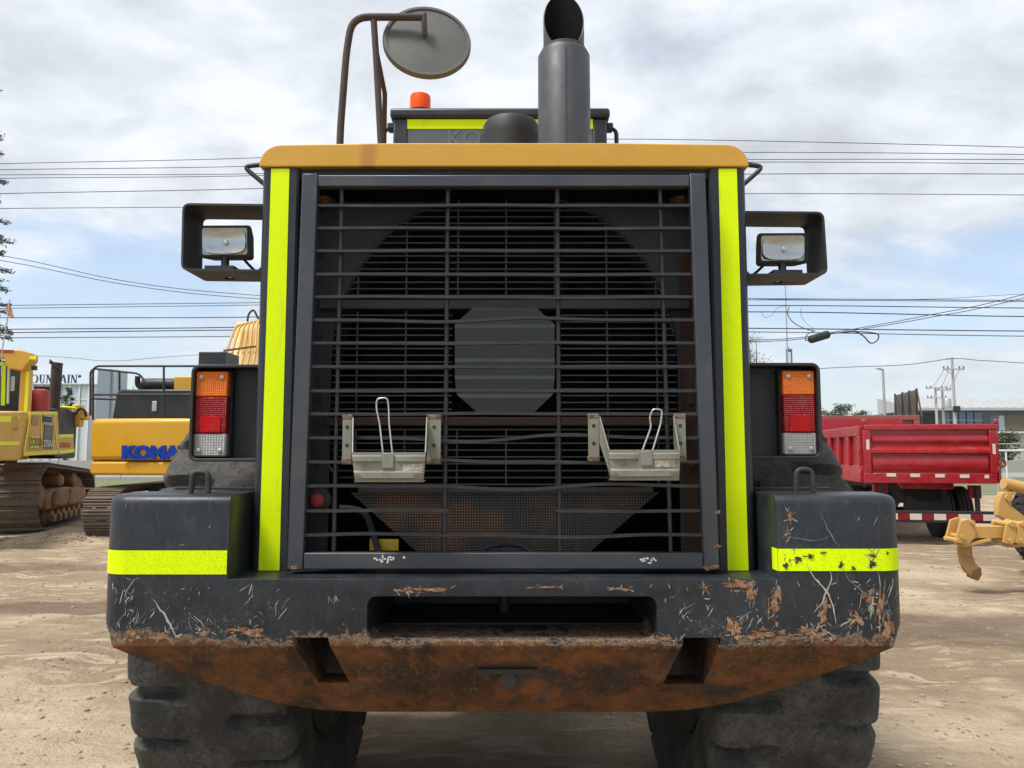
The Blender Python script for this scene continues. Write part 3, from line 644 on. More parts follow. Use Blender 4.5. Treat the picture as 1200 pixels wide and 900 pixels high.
for u in (418, 475, 536, 593, 651, 712, 770):
    x = X_(u, 420, FY); top = fcz + math.sqrt(FR * FR - x * x)
    a, b = ((top, Z_(350, FY)))
    MB().obox((x, FY + .008, a), (x, FY + .008, b), .008, .006).build('guard_stay', M['louvre'], fan_guard, None)
    if abs(x) > .25: MB().obox((x, FY + .008, Z_(364, FY)), (x, FY + .008, Z_(487, FY)), .008, .006).build('guard_stay', M['louvre'], fan_guard, None)
    MB().obox((x, FY + .008, Z_(503, FY)), (x, FY + .008, Z_(570, FY)), .008, .006).build('guard_stay', M['louvre'], fan_guard, None)
MB().box(-.73, .73, FY - .02, FY + .02, Z_(363, FY), Z_(352, FY)).build('guard_channel', M['bay'], fan_guard, 35, .004)
MB().box(-.70, .70, FY - .02, FY + .02, Z_(499, FY), Z_(489, FY)).build('guard_channel', M['darkrust'], fan_guard, 35, .004)
# octagonal hub plate in ribbed bands
oct_ = [(555, 360), (628, 360), (650, 380), (650, 460), (625, 484), (560, 484), (533, 460), (533, 380)]
op = MB(); rows = [360, 364, 380, 384, 400, 404, 420, 424, 440, 444, 462, 466, 484]
def oex(v):
    if v < 380: t = (v - 360) / 20; return (555 - 22 * t, 628 + 22 * t)
    if v > 460: t = (v - 460) / 24; return (533 + 27 * t, 650 - 25 * t)
    return 533, 650
vs = []
for k, v in enumerate(rows):
    a, b = oex(v); yy = FY - .02 - (.010 if k % 2 else 0)
    vs += [P(a, v, yy), P(b, v, yy)]
op.add(vs, [(2 * k + 1, 2 * k, 2 * k + 2, 2 * k + 3) for k in range(len(rows) - 1)])
ob_ = [Vector(v) + Vector((0, .03, 0)) for v in vs]
op.add(ob_, [(2 * k, 2 * k + 1, 2 * k + 3, 2 * k + 2) for k in range(len(rows) - 1)])
op.build('hub_plate', M['hub'], fan_guard, 20)
# fan
fan = MB().lathe([(.16, 0), (.16, .08), (.10, .10)], (0, .56, fcz), 1, 20).build('cooling_fan', M['shade_soot'], LD)
for k in range(7):
    a = R(51.4 * k + 20); c_, s_ = math.cos(a), math.sin(a); vs = []
    for r_, wd, tw in ((.14, .09, .05), (.35, .14, .05), (.60, .19, .04)):
        for q in (-1, 1): vs.append((r_ * c_ - q * wd * s_, .60 + q * tw, fcz + r_ * s_ + q * wd * c_))
    MB().add(vs + [(x, y + .006, z) for x, y, z in vs], [(0, 1, 3, 2), (2, 3, 5, 4), (6, 8, 9, 7), (8, 10, 11, 9)]).build('fan_blade', M['shade_soot'], fan, 60)
# shroud plate with a round opening
vs = []; na_ = 48; zt_s, zb_s, FRs = 2.66, 1.21, FR + .012
for k in range(na_ + 1):
    a = math.pi * k / na_; c_, s_ = math.cos(a), math.sin(a)
    m_ = min(.764 / max(abs(c_), 1e-6), (zt_s - fcz) / max(s_, 1e-6)); vs += [(FRs * c_, .432, fcz + FRs * s_), (m_ * c_, .432, fcz + m_ * s_)]
sh_ = MB().add(vs, [(2 * k, 2 * k + 1, 2 * k + 3, 2 * k + 2) for k in range(na_)])
for s in (-1, 1): sh_.add([(s * FRs, .432, zb_s), (s * .764, .432, zb_s), (s * .764, .432, fcz), (s * FRs, .432, fcz)], [(0, 1, 2, 3)])
sh_.add([(p[0] * 1.0, p[1] + .25, p[2]) for p in vs[::2]] + [tuple(p) for p in vs[::2]], [(k, k + 1, na_ + 2 + k, na_ + 1 + k) for k in range(na_)])
sh_.build('fan_shroud', M['bay'], fan_guard, 40)
for s in (-1, 1):
    for vz in (245, 300, 395, 470, 545):
        MB().lathe([(.014, 0), (.014, -.008)], (s * .735, .431, Z_(vz, .43)), 1, 6).build('shroud_bolt', M['darkrust'], fan_guard, None)
# side liners
for s in (-1, 1):
    MB().box(s * .70 if s > 0 else -.764, .764 if s > 0 else -.70, .43, .45, 1.21, Z_(303, .43)).build('shroud_side', M['darkrust'] if s > 0 else M['bay'], fan_guard)
    q = P(381 if s < 0 else 796, 232, .38)
    bl = MB().box(q.x - .04, q.x + .04, .376, .386, q.z - .03, q.z + .03).build('bolt_plate', M['charcoal_dull'], LD, 35, .003)
    MB().lathe([(.024, 0), (.024, -.006), (.016, -.007), (.016, -.022)], (q.x, .376, q.z), 1, 6).build('bolt', M['rust'], bl, None)
# perforated screen below
q = [P(410, 577, .39), P(772, 577, .39), P(690, 648, .39), P(490, 648, .39)]
MB().add(q + [p + Vector((0, .004, 0)) for p in q], [(3, 2, 1, 0), (4, 5, 6, 7), (0, 1, 5, 4), (2, 3, 7, 6)]).build('radiator_screen', M['screen'], LD, None)
MB().box(X_(420, 575, .38), X_(765, 575, .38), .375, .392, Z_(577, .38), Z_(571, .38)).build('screen_rail', M['charcoal_dull'], LD)
q = P(373, 586, .33); plug = MB().lathe([(.048, .02), (.048, 0), (.04, -.006)], (q.x, q.y, q.z), 1, 20).build('filler_plug', M['charcoal_dull'], LD, 40)
MB().lathe([(.026, 0), (.026, -.012), (.018, -.018)], (q.x, q.y - .006, q.z), 1, 12).build('plug_cap', M['redpaint'], plug, 40)
q0, q1 = P(433, 645, .34), P(467, 632, .34)
MB().box(q0.x, q1.x, .34, .346, q0.z, q1.z).build('warning_plate', surf('yellow_plate', (.5, .33, .02), .5, amt=.5, scale=20), LD)
MB().tube(crom([P(398, 595, .3), P(425, 600, .3), P(437, 625, .32), P(448, 662, .3)], 6), .012, 8).build('coolant_hose', M['rubber_black'], LD, 60)
MB().tube(crom([P(640, 668, .2), P(612, 640, .26), P(570, 642, .24), P(560, 668, .24)], 6), .010, 8).build('coolant_hose', M['rubber_black'], LD, 60)
MB().tube(crom([P(395, 560, .28), P(372, 520, .3), P(378, 480, .33), P(372, 440, .34)], 6), .005, 6).build('wiring_loom', M['rubber_black'], LD, 60)

# chock holders hung on the grille
def holder(name, pts, wire, lab_px):
    (fl0, fl1, fr0, fr1, vt, vb_, pl0, pl1, pr0, pr1, pvt, pvb) = pts
    yb, yf = GY - .006, GY - .10
    mb = MB()
    # pan: a folded front plate with two stamped ribs
    A = [P(pl0, pvt, yf), P(pr0, pvt, yf)]; prof = [(0, 0), (.10, 0), (.14, -.009), (.30, -.009), (.34, 0), (.62, 0), (.68, -.012), (.86, -.012), (.92, -.002), (1, 0)]
    zt, zb_ = P(pl0, pvt, yf).z, P(pl0, pvb, yf).z; xt0, xt1 = P(pl0, pvt, yf).x, P(pr0, pvt, yf).x; xb0, xb1 = P(pl1, pvb, yf).x, P(pr1, pvb, yf).x
    m_ = 13; vs = []
    for t_, dy in prof:
        for k in range(m_):
            s_ = k / (m_ - 1); rib = dy if (t_ > .5 or (s_ < .36 or s_ > .62)) else 0
            if s_ in (0, 1): rib = 0
            vs.append((xt0 + (xt1 - xt0) * s_ + (xb0 - xt0) * t_ * (1 - s_) + (xb1 - xt1) * t_ * s_, yf + rib, zt + (zb_ - zt) * t_))
    fs = [(r_ * m_ + k, (r_ + 1) * m_ + k, (r_ + 1) * m_ + k + 1, r_ * m_ + k + 1) for r_ in range(len(prof) - 1) for k in range(m_ - 1)]
    mb.add(vs, fs); nv = len(vs); mb.add([(x, y + .004, z) for x, y, z in vs], [tuple(reversed(f)) for f in fs])
    rim = [k for k in range(m_)]
    mb.box(xb0, xb1, yf + .004, yf + .07, zb_, zb_ + .004)
    root = mb.build(name, M['olive'], LD, 40)
    for side in (0, 1):
        a, b = ((fl0, fl1), (fr0, fr1))[side]
        xo, xi = (X_(a, vt, yb), X_(b, vt, yb)) if side == 0 else (X_(b, vt, yb), X_(a, vt, yb))
        zt_, zb2 = Z_(vt, yb), Z_(vb_, yb)
        fl = MB().box(min(xo, xi), max(xo, xi), yb - .004, yb, zb2, zt_)
        f_ = fl.build('flange', M['olive'], root, 35, .0015)
        for zc, h_ in ((zt_ - .008, .018), (zb2 + .010, .022)):
            MB().box(min(xo, xi) - .002, max(xo, xi) + .002, yb - .0055, yb + .012, zc - h_ / 2, zc + h_ / 2).build('rusty_weld', M['weldrust'], f_, 35, .004)
        for vz in (vt + (vb_ - vt) * .25, vt + (vb_ - vt) * .62):
            MB().lathe([(.0065, 0), (.0065, -.0008)], ((xo + xi) / 2, yb - .0042, Z_(vz, yb)), 1, 10).build('bolt_hole', M['black'], f_, None)
        xp0, xp1 = (xt0, xb0) if side == 0 else (xt1, xb1)
        z_in = zt_ - .008
        poly = [(xi, yb - .001, z_in), (xi, yb - .001, zt_ - .10), (xp1, yf + .004, zb_), (xp0, yf + .004, zt)]
        off = Vector(((.004 if side == 0 else -.004), 0, 0))
        MB().add(poly + [tuple(Vector(p) + off) for p in poly], [(0, 1, 2, 3), (7, 6, 5, 4), (0, 4, 5, 1), (1, 5, 6, 2), (2, 6, 7, 3), (3, 7, 4, 0)]).build('side_arm', M['olive'], root, None)
    ym = yf - .004
    MB().tube(arc_path([P(u, v, y_) for u, v, y_ in wire], .012, 3), .0032, 8).build('wire_clip', M['chrome'], root, 60)
    cx_ = (wire[0][0] + wire[-1][0]) / 2; q = P(cx_, pvt + 9, ym)
    MB().box(q.x - .02, q.x + .02, yf - .006, yf + .001, q.z - .028, q.z + .022).build('clip_plate', M['olive'], root, 35, .002)
    l0 = P(lab_px[0], lab_px[1], yf); MB().box(l0.x - .034, l0.x + .034, yf - .0016, yf - .0008, l0.z - .012, l0.z + .012).build('torn_label', M['label'], root)
    return root
tag(holder('chock_holder', (402, 413, 501, 517, 486, 544, 412, 416, 499, 496, 530, 565), [(449, 533, .015), (445, 497, .03), (441, 478, .03), (441.5, 467, .028), (454, 466, .028), (455.5, 478, .03), (456, 497, .03), (460, 533, .015)], (484, 548)), 'olive metal chock holder on the left half of the grille')
tag(holder('chock_holder', (689, 702, 790, 803, 485, 541, 713, 717, 797, 796, 527, 563), [(752, 530, .015), (763, 500, .03), (761, 489, .03), (765, 479, .028), (776, 480, .028), (774, 497, .03), (764, 530, .015)], (779, 543)), 'olive metal chock holder on the right half of the grille')

# tail lights
def taillight(sgn, bx0, bx1, v0, v1, l0, l1, lv):
    y0, y1 = .30, .385
    q0, q1 = P(bx0, v1, y0), P(bx1, v0, y0)
    x0, x1, z0, z1 = q0.x, q1.x, q0.z, q1.z
    if sgn < 0: x1 = -HX - .001
    else: x0 = HX + .001
    out = rrect(x0, x1, z0, z1, .03, 4, (.03, 0, 0, .03) if sgn > 0 else (0, .03, .03, 0)); 
    inn = rrect(x0 + .012, x1 - .012, z0 + .012, z1 - .012, .02, 4, (.02, .0, .0, .02) if sgn > 0 else (.0, .02, .02, .0))
    n = len(out); mb = MB()
    vs = [(p[0], y0, p[1]) for p in out] + [(p[0], y0, p[1]) for p in inn] + [(p[0], y1, p[1]) for p in inn] + [(p[0], y1 + .01, p[1]) for p in out]
    fs = []
    for i in range(n):
        j = (i + 1) % n
        fs += [(i, i + n, j + n, j), (i + n, i + 2 * n, j + 2 * n, j + n), (i + 3 * n, i, j, j + 3 * n)]
    fs += [tuple(range(2 * n, 3 * n)), tuple(range(4 * n - 1, 3 * n - 1, -1))]
    mb.add(vs, fs); bm = bmesh.new(); me = mb.mesh('t'); bm.from_mesh(me); bmesh.ops.recalc_face_normals(bm, faces=bm.faces); bm.to_mesh(me); bm.free()
    me.polygons.foreach_set('use_smooth', [True] * len(me.polygons)); me.set_sharp_from_angle(angle=R(35))
    tl = obj('tail_light_housing', me, M['charcoal_dull'], LD, .003, 2); me.name = 'tail_light_housing'
    yl = .318
    a, b = P(l0, 480, yl).x, P(l1, 480, yl).x; zs = [Z_(v, yl) for v in lv]
    MB().box(a - .006, b + .006, .352, y1 - .0005, zs[-1] - .006, zs[0] + .006).build('lamp_base', M['rubber_black'], tl, 35, .004)
    for k, (nm, mt) in enumerate((('amber_lens', 'amber'), ('red_lens', 'redlens'), ('clear_lens', 'clearlens'))):
        e0, e1 = zs[k + 1] + .0006, zs[k] - .0006
        L = MB().box(a, b, yl, .352, e0, e1).build(nm, M[mt], tl, 35, .006, 3)
        if k == 1:
            hz = e0 + (e1 - e0) * .48; MB().box(a + .022, b - .022, yl - .003, yl + .002, e0 + .004, hz).build('reflector', M['reflector'], L, 35, .0015)
        if k != 1:
            zc = e1 - .022 if k == 0 else e0 + .022
            for xx in (a + .022, b - .022): MB().lathe([(.0085, 0), (.0085, -.004), (.004, -.006)], (xx, yl, zc), 1, 10).build('screw', M['steel'], L, None)
    MB().tube([(sgn * (HX + .06), .43, z1 - .06), (sgn * (HX - .04), .43, z1 - .06)], .018, 8).build('mounting_stub', M['charcoal_dull'], tl, 60)
    return tl
taillight(-1, 220, 299, 427, 541, 228, 266, (435, 465, 508, 535))
taillight(1, 887, 961, 425, 538, 918, 956, (434, 463, 507, 533))

# work lights in bent-strip brackets
def worklight(sgn, uo, vt, vb_, lamp, yaw):
    ya, yb = .24, .42
    xo = abs(X_(uo, 280, ya)); zt, zb_ = Z_(vt, ya), Z_(vb_, ya)
    path = arc_path([(HX - .002, 0, zt), (xo, 0, zt + (.004 if sgn < 0 else -.003)), (xo + (-.004 if sgn < 0 else .006), 0, zb_), (HX - .002, 0, zb_ - .004)], .03, 4)
    vs = []; fs = []; th = .008
    n = len(path)
    for i, p in enumerate(path):
        d = (path[min(i + 1, n - 1)] - path[max(i - 1, 0)]).normalized(); nn = Vector((-d.z, 0, d.x))
        for q in (0, 1):
            for y in (ya, yb): vs.append((sgn * (p.x + nn.x * q * -th), y, p.z + nn.z * q * -th))
    for i in range(n - 1):
        a = 4 * i; b = a + 4
        fs += [(a, a + 1, b + 1, b), (a + 2, b + 2, b + 3, a + 3), (a, b, b + 2, a + 2), (a + 1, a + 3, b + 3, b + 1)]
    fs += [(0, 2, 3, 1), (4 * n - 4, 4 * n - 3, 4 * n - 1, 4 * n - 2)]
    mb = MB().add(vs, fs); me = mb.mesh('work_light_bracket'); bm = bmesh.new(); bm.from_mesh(me); bmesh.ops.recalc_face_normals(bm, faces=bm.faces); bm.to_mesh(me); bm.free()
    br = obj('work_light_bracket', me, M['charcoal_dull'], LD)
    me.polygons.foreach_set('use_smooth', [True] * len(me.polygons)); me.set_sharp_from_angle(angle=R(40))
    u0, u1, v0, v1 = lamp; yl = .30
    a, b = P(u0, v1, yl), P(u1, v0, yl); cx_, cz = (a.x + b.x) / 2, (a.z + b.z) / 2; w_, h_ = (b.x - a.x) / 2, (b.z - a.z) / 2
    # drain hole cut through the lower leg
    hc = cutter(MB().lathe([(.021, -.1), (.021, .1)], (cx_, yb - .055, zb_), 2, 16))
    bo = br.modifiers.new('b', 'BOOLEAN'); bo.solver = 'EXACT'; bo.object = hc; bake(br, [hc])
    if not br.data.materials: br.data.materials.append(M['charcoal_dull'])
    def lens_box(k, y0, y1, mat_, nm, par, rr=.012, taper=1.0):
        o1 = rrect(-w_ * k, w_ * k, -h_ * k, h_ * k, rr); o2 = [(x * taper, z * taper) for x, z in o1]; m_ = len(o1)
        vs = [(x, y0, z) for x, z in o1] + [(x, y1, z) for x, z in o2]
        mb = MB().add(vs, [tuple(range(m_ - 1, -1, -1)), tuple(range(m_, 2 * m_))] + [(i, (i + 1) % m_, (i + 1) % m_ + m_, i + m_) for i in range(m_)])
        o = mb.build(nm, mat_, par, 30, .003, 2); o.location = (cx_, yl, cz) if par is LD else (0, 0, 0)
        if par is LD: o.rotation_euler = (R(2), R(1.5 * sgn), R(yaw))
        return o
    lb = lens_box(1, 0, .11, M['rubber_black'], 'work_light', LD, .016, .8)
    rim = MB()
    lens_box(.86, -.003, .004, M['lamp'], 'lamp_lens', lb)
    nb_, rings = 28, 7; vs = []
    for r_ in range(rings + 1):
        f_ = r_ / rings
        for k in range(nb_):
            a_ = 6.2832 * k / nb_; ex_ = .55; cc, ss = math.cos(a_), math.sin(a_)
            vs.append((w_ * .80 * f_ * math.copysign(abs(cc) ** ex_, cc), -.004 - .0055 * (1 - (1 - f_) ** 2) * 0 - .0005 + .0, h_ * .78 * f_ * math.copysign(abs(ss) ** ex_, ss)))
    # concave bowl seen through the glass: sunk behind a rim ring
    vs = [(x, -.004 - .014 * (math.hypot(x / w_, z / h_)) ** 2, z) for x, y, z in vs]
    fs = [(r_ * nb_ + k, (r_ + 1) * nb_ + k, (r_ + 1) * nb_ + (k + 1) % nb_, r_ * nb_ + (k + 1) % nb_) for r_ in range(1, rings) for k in range(nb_)] + [tuple(range(nb_, 2 * nb_))[::-1]]
    MB().add(vs, fs).build('lamp_reflector', M['bowl'], lb, 60)
    MB().lathe([(.011, -.004), (.010, -.010), (.006, -.013), (.002, -.0135)], (0.005, 0, -.006), 1, 18).build('bulb_shield', M['chrome'], lb, 40)
    st = MB().tube([(cx_, yl + .01, cz - h_ + .004), (cx_, yl + .01, zb_ + .028)], .015, 10)
    st.box(cx_ - .055, cx_ + .055, ya + .01, yl + .03, zb_ + .002, zb_ + .022).build('lamp_foot', M['black'], br, 40)
    MB().tube(crom([(cx_ - sgn * .04, yl + .09, cz - h_ + .02), (cx_ - sgn * .09, yl + .1, zb_ + .035), (cx_ - sgn * .12, yl + .1, zb_ + .05), (sgn * (HX - .01), yl + .1, zb_ + .03)], 5), .006, 6).build('lamp_cable', M['rubber_black'], br, 60)
worklight(-1, 212, 239, 317, (232, 295, 264, 302), 4)
worklight(1, 967, 247, 322, (888, 946, 273, 309), -6)

# exhaust, air cleaner, mirror
ex = P(661, 110, .95); er = (692 - 630) / 900 * 3.55 / 2 * 1.02
stack = MB().lathe([(er, 2.79), (er, Z_(68, .95)), (er * .93, Z_(64, .95))], (ex.x, .95, 0), 2, 40).build('exhaust_stack', M['greypaint'], LD, 40)
tr = er * .79; zt_ = Z_(67, .95); ztop = Z_(-22, .95)
# mitred tip: open elbow looking back and up
n = 40; vs = []
tipz = Z_(55, .95 - tr)
for k in range(n):
    a = 2 * math.pi * k / n; vs.append((ex.x + tr * math.cos(a), .95 + tr * math.sin(a), zt_ - .01))
for k in range(n):
    a = 2 * math.pi * k / n; vs.append((ex.x + tr * math.cos(a), .95 + tr * math.sin(a), tipz + (1 + math.sin(a)) * .19))
for k in range(n):
    a = 2 * math.pi * k / n; vs.append((ex.x + tr * .95 * math.cos(a), .95 + tr * .95 * math.sin(a), tipz + (1 + math.sin(a)) * .19))
for k in range(n):
    a = 2 * math.pi * k / n; vs.append((ex.x + tr * .95 * math.cos(a), .95 + tr * .95 * math.sin(a), zt_ - .01))
qf = lambda r_: [(r_ * n + k, r_ * n + (k + 1) % n, (r_ + 1) * n + (k + 1) % n, (r_ + 1) * n + k) for k in range(n)]
tip_ = MB().add(vs, qf(0) + qf(1)).build('exhaust_tip', M['greypaint'], stack, 40)
MB().add(vs, qf(2)).build('soot_lining', M['shade_soot'], tip_, 40)
MB().lathe([(er * .96, zt_ - .012), (er * .90, zt_ + .02), (tr + .006, zt_ + .022), (tr + .006, zt_ + .035), (tr, zt_ + .04)], (ex.x, .95, 0), 2, 40).build('stack_collar', M['greypaint'], stack, 40)
MB().box(ex.x - .002, ex.x + .002, .95 - er - .002, .95 - er + .004, 2.8, zt_ - .012).build('weld_seam', M['greypaint'], stack)
ac = P(599, 150, 1.35); ar = 34 / 900 * 3.95
MB().lathe([(ar * 1.12, 2.79), (ar * 1.12, Z_(164, 1.35)), (ar, Z_(163, 1.35)), (ar, Z_(150, 1.35)), (ar * .9, Z_(145, 1.35)), (ar * .6, Z_(142.5, 1.35)), (0.01, Z_(142, 1.35))], (ac.x, 1.35, 0), 2, 32).build('air_cleaner', M['black'], LD, 40)
MY = .55
mp = [P(398, 182, MY), P(399, 150, MY), P(406, 60, MY), P(413, 20, MY), P(495, 20, MY)]
ma = MB().tube(arc_path(mp, .07, 5), .0155, 12).build('mirror_arm', M['brown'], LD, 60)
MB().tube([P(438, 24, MY), P(441, 70, MY), P(447, 182, MY)], .014, 10).build('arm_strut', M['brown'], ma, 60)
MB().tube([P(441, 60, MY), P(451, 110, MY + .12), P(450, 182, MY + .3)], .011, 10).build('arm_strut', M['brown'], ma, 60)
q = P(447, 170, MY); MB().box(q.x - .05, q.x + .05, MY - .05, MY + .05, 2.80, 2.812).build('arm_base', M['rust'], ma)
mc = P(500.5, 48, MY + .035)
mo = MB().lathe([(.001, -.012), (.08, -.009), (.172, 0.0), (.174, -.006), (.186, -.006), (.191, .004), (.191, .018), (.186, .024), (.175, .026)], (0, 0, 0), 1, 48).build('mirror', M['mirrorback'], LD, 40)
mo.location = mc; mo.rotation_euler = (R(-15), R(-10), R(10))
MB().lathe([(.174, .0262), (.174, .0275)], (0, 0, 0), 1, 40).build('mirror_glass', M['mirror'], mo, 40)
MB().tube([P(497, 16, MY), P(497, 28, MY - .005), P(498, 42, MY + .015)], .012, 8).build('mirror_clamp', M['greypaint'], ma, 60)

# cab
CY = 2.1
cl_, cr_, ct = X_(461, 150, CY), X_(711, 150, CY), Z_(128, CY)
cab = MB().box(cl_ - .02, cr_ + .02, CY - .03, CY + 1.5, ct - .065, ct).build('cab_roof', M['charcoal'], LD, 35, .02, 3)
for x in (cl_ + .045, cr_ - .045):
    for y in (CY + .03, CY + 1.4): MB().box(x - .045, x + .045, y - .04, y + .04, 1.7, ct - .066).build('cab_pillar', M['charcoal'], cab, 35, .01)
wn = MB().box(cl_ + .0905, cr_ - .0905, CY, CY + .008, 2.3, ct - .067).build('rear_window', M['cabglass'], cab)
q0, q1 = P(474, 151, CY - .003), P(703, 140, CY - .003)
MB().box(q0.x, q1.x, CY - .005, CY - .001, q0.z, q1.z).build('reflective_tape', M['tape'], wn)
q = P(523, 171, CY - .003); text('window_lettering', 'KOMATSU', .15, M['ghost'], wn, facing(q), .0005, .002)
for s, x in ((-1, cl_), (1, cr_)):
    MB().box(x - .004 if s < 0 else x - .0005, x + .0005 if s < 0 else x + .004, CY + .08, CY + 1.35, 2.3, ct - .067).build('side_window', M['darkglass'], cab)
    xx = x + s * .075
    MB().tube(arc_path([(x + s * .0, CY + .1, ct - .08), (xx, CY + .1, ct - .09), (xx, CY + .1, 2.9)], .05), .014, 8).build('cab_handrail', M['charcoal_dull'], cab, 60)
    MB().box(x + s * .005, x + s * .05, CY + .06, CY + .14, ct - .10, ct - .06).build('rail_clamp', M['black'], cab, 35, .006)
MB().box(cl_, cr_, CY + .02, CY + 1.45, 1.4, 2.299).build('cab_body', M['charcoal'], LD, 35, .02)
q = P(492.5, 127, CY + .06); be = MB().lathe([(.066, 0), (.066, .085), (.062, .10), (.05, .106)], (q.x, CY + .06, ct + .015), 2, 28).build('beacon', M['orange'], cab, 40)
MB().lathe([(.072, 0), (.072, .012)], (q.x, CY + .06, ct + .001), 2, 28).build('beacon_base', M['black'], be, 40)

# wheels, with an unseen chassis and axle put in to cast shade
MB().box(-.55, .55, .65, 3.4, .80, 1.0).box(-.68, .68, .46, .649, .74, .99).build('rear_chassis', M['charcoal_dull'], LD)
TR, TYC, TZC, TXO, TXI = .985, 1.257, .925, 1.39, .785
MB().tube([(-TXI - .1, TYC, TZC), (TXI + .1, TYC, TZC)], .20, 20).build('rear_axle', M['charcoal_dull'], LD, 60)
def tyre_mesh(NL=30, W=.605, Rr=TR, gd=.046):
    NT = NL * 14; xs_ = []; w2 = W / 2
    prof = [(-w2 * .80, Rr * .60), (-w2 * .97, Rr * .70), (-w2 * 1.02, Rr * .80), (-w2 * 1.0, Rr * .88), (-w2 * .985, Rr * .925), (-w2 * .96, Rr * .955), (-w2 * .90, Rr * .975)]
    nw = 22
    for k in range(nw + 1):
        x = -w2 * .82 + 2 * w2 * .82 * k / nw; prof.append((x, Rr - .012 * (x / w2) ** 2 - .004))
    prof += [(-x, r) for x, r in reversed(prof[:7])]
    vs = []; rr_ = random.Random(5); jit = [rr_.uniform(-.12, .12) for _ in range(NL)]
    for t in range(NT):
        a = 2 * math.pi * t / NT
        for (x, r) in prof:
            d = 0
            s_ = 1 if x > 0 else -1; xa = abs(x) / w2
            ph = (t / 14.0 + (.5 if s_ > 0 else 0) + xa * .10) % NL; fr = ph - math.floor(ph)
            fr = abs(fr - .5) * 2      # 1 at groove centre
            g_ = max(0, min(1, (fr - .74) / .10)); 
            inn = max(0, min(1, (xa - .22) / .05))
            out = 1 if r > Rr * .9 else max(0, min(1, (r / Rr - .84) / .06))
            d = gd * g_ * inn * out
            bulge = (1 - g_) * inn * (.012 if Rr * .9 < r < Rr * .99 else 0)
            nz = .006 * noise.noise(Vector((x * 9, math.cos(a) * 9, math.sin(a) * 9))) + .0035 * noise.noise(Vector((x * 30, math.cos(a) * 30, math.sin(a) * 30)))
            rr2 = r - d + nz
            xx = x + s_ * bulge - s_ * d * .35 * (1 if xa > .9 else 0)
            vs.append((xx, rr2 * math.sin(a), rr2 * math.cos(a)))
    m_ = len(prof)
    fs = [(t * m_ + k, t * m_ + k + 1, ((t + 1) % NT) * m_ + k + 1, ((t + 1) % NT) * m_ + k) for t in range(NT) for k in range(m_ - 1)]
    return MB().add(vs, fs).mesh('tyre', 42)
tme = tyre_mesh(); tme.materials.append(M['rubber'])
rimp = [(.55, -.27), (.60, -.26), (.60, -.22), (.52, -.2), (.50, .1), (.30, .12), (.28, .2), (.05, .21)]
rme = MB().lathe(rimp, (0, 0, 0), 0, 36).mesh('rim', 40); rme.materials.append(M['black'])
for s in (-1, 1):
    for yy in (TYC, TYC + 3.5):
        wh = bpy.data.objects.new('wheel', None); COL.objects.link(wh); wh.parent = LD
        wh.location = (s * (TXO + TXI) / 2, yy, TZC); wh.rotation_euler = (R(2 if s < 0 else 5.0), 0, 0 if s > 0 else math.pi)
        t_ = obj('tyre', tme, None, wh); obj('rim', rme, None, wh)
MB().box(-.6, .6, 3.5, 5.6, .7, 1.6).build('front_frame', M['charcoal_dull'], LD, 35, .03)  # unseen, added to block light coming from ahead
MB().box(-.62, .62, .66, 3.3, .61, .799).build('belly_light_block', M['charcoal_dull'], LD, 35, .03)  # plate added to keep light off the ground under the loader
MB().tube([(-TXI - .1, TYC + 3.5, TZC), (TXI + .1, TYC + 3.5, TZC)], .22, 20).build('front_axle', M['charcoal_dull'], LD, 60)
bk = [(6.0, .12), (6.05, 1.25), (6.35, 1.45), (6.38, 1.40), (6.12, 1.2), (6.1, .35), (6.3, .1), (7.4, .07), (7.4, .04), (6.1, .04)]
MB().prism(bk, 0, -1.48, 1.48).build('bucket', M['trackrust'], LD, 40, .01)  # unseen bucket, added to block light from ahead under the machine
for s in (-1, 1):
    MB().prism([(6.05, .08), (7.3, .08), (6.36, 1.42), (6.06, 1.25)], 0, s * 1.48 - (.03 if s > 0 else 0), s * 1.48 + (.03 if s < 0 else 0)).build('bucket_side', M['trackrust'], LD, 40)
    MB().obox((s * .5, 4.2, 1.9), (s * .5, 6.05, .45), .16, .34).build('lift_arm', M['capyellow'], LD, 35, .02)  # unseen arms, added along with the light-blocking bucket
# ------------------------------------------------------------------ crawler tracks
def resample(path, n):
    pts = path + [path[0]]; L = [0]
    for a, b in zip(pts, pts[1:]): L.append(L[-1] + math.dist(a, b))
    out = []; j = 0
    for i in range(n):
        d = L[-1] * i / n
        while L[j + 1] < d: j += 1
        f = (d - L[j]) / (L[j + 1] - L[j]); out.append((pts[j][0] + (pts[j + 1][0] - pts[j][0]) * f, pts[j][1] + (pts[j + 1][1] - pts[j][1]) * f))
    return out, L[-1] / n
def loop_path(circles, n=14):
    """closed belt round circles (y, z, r): convex hull of sampled circles"""
    pts = sorted((y + r * math.cos(6.2832 * k / 60), z + r * math.sin(6.2832 * k / 60)) for y, z, r in circles for k in range(60))
    def half(ps):
        h = []
        for p in ps:
            while len(h) > 1 and (h[-1][0] - h[-2][0]) * (p[1] - h[-2][1]) - (h[-1][1] - h[-2][1]) * (p[0] - h[-2][0]) <= 0: h.pop()
            h.append(p)
        return h
    a = half(pts); b = half(pts[::-1]); return a[:-1] + b[:-1]
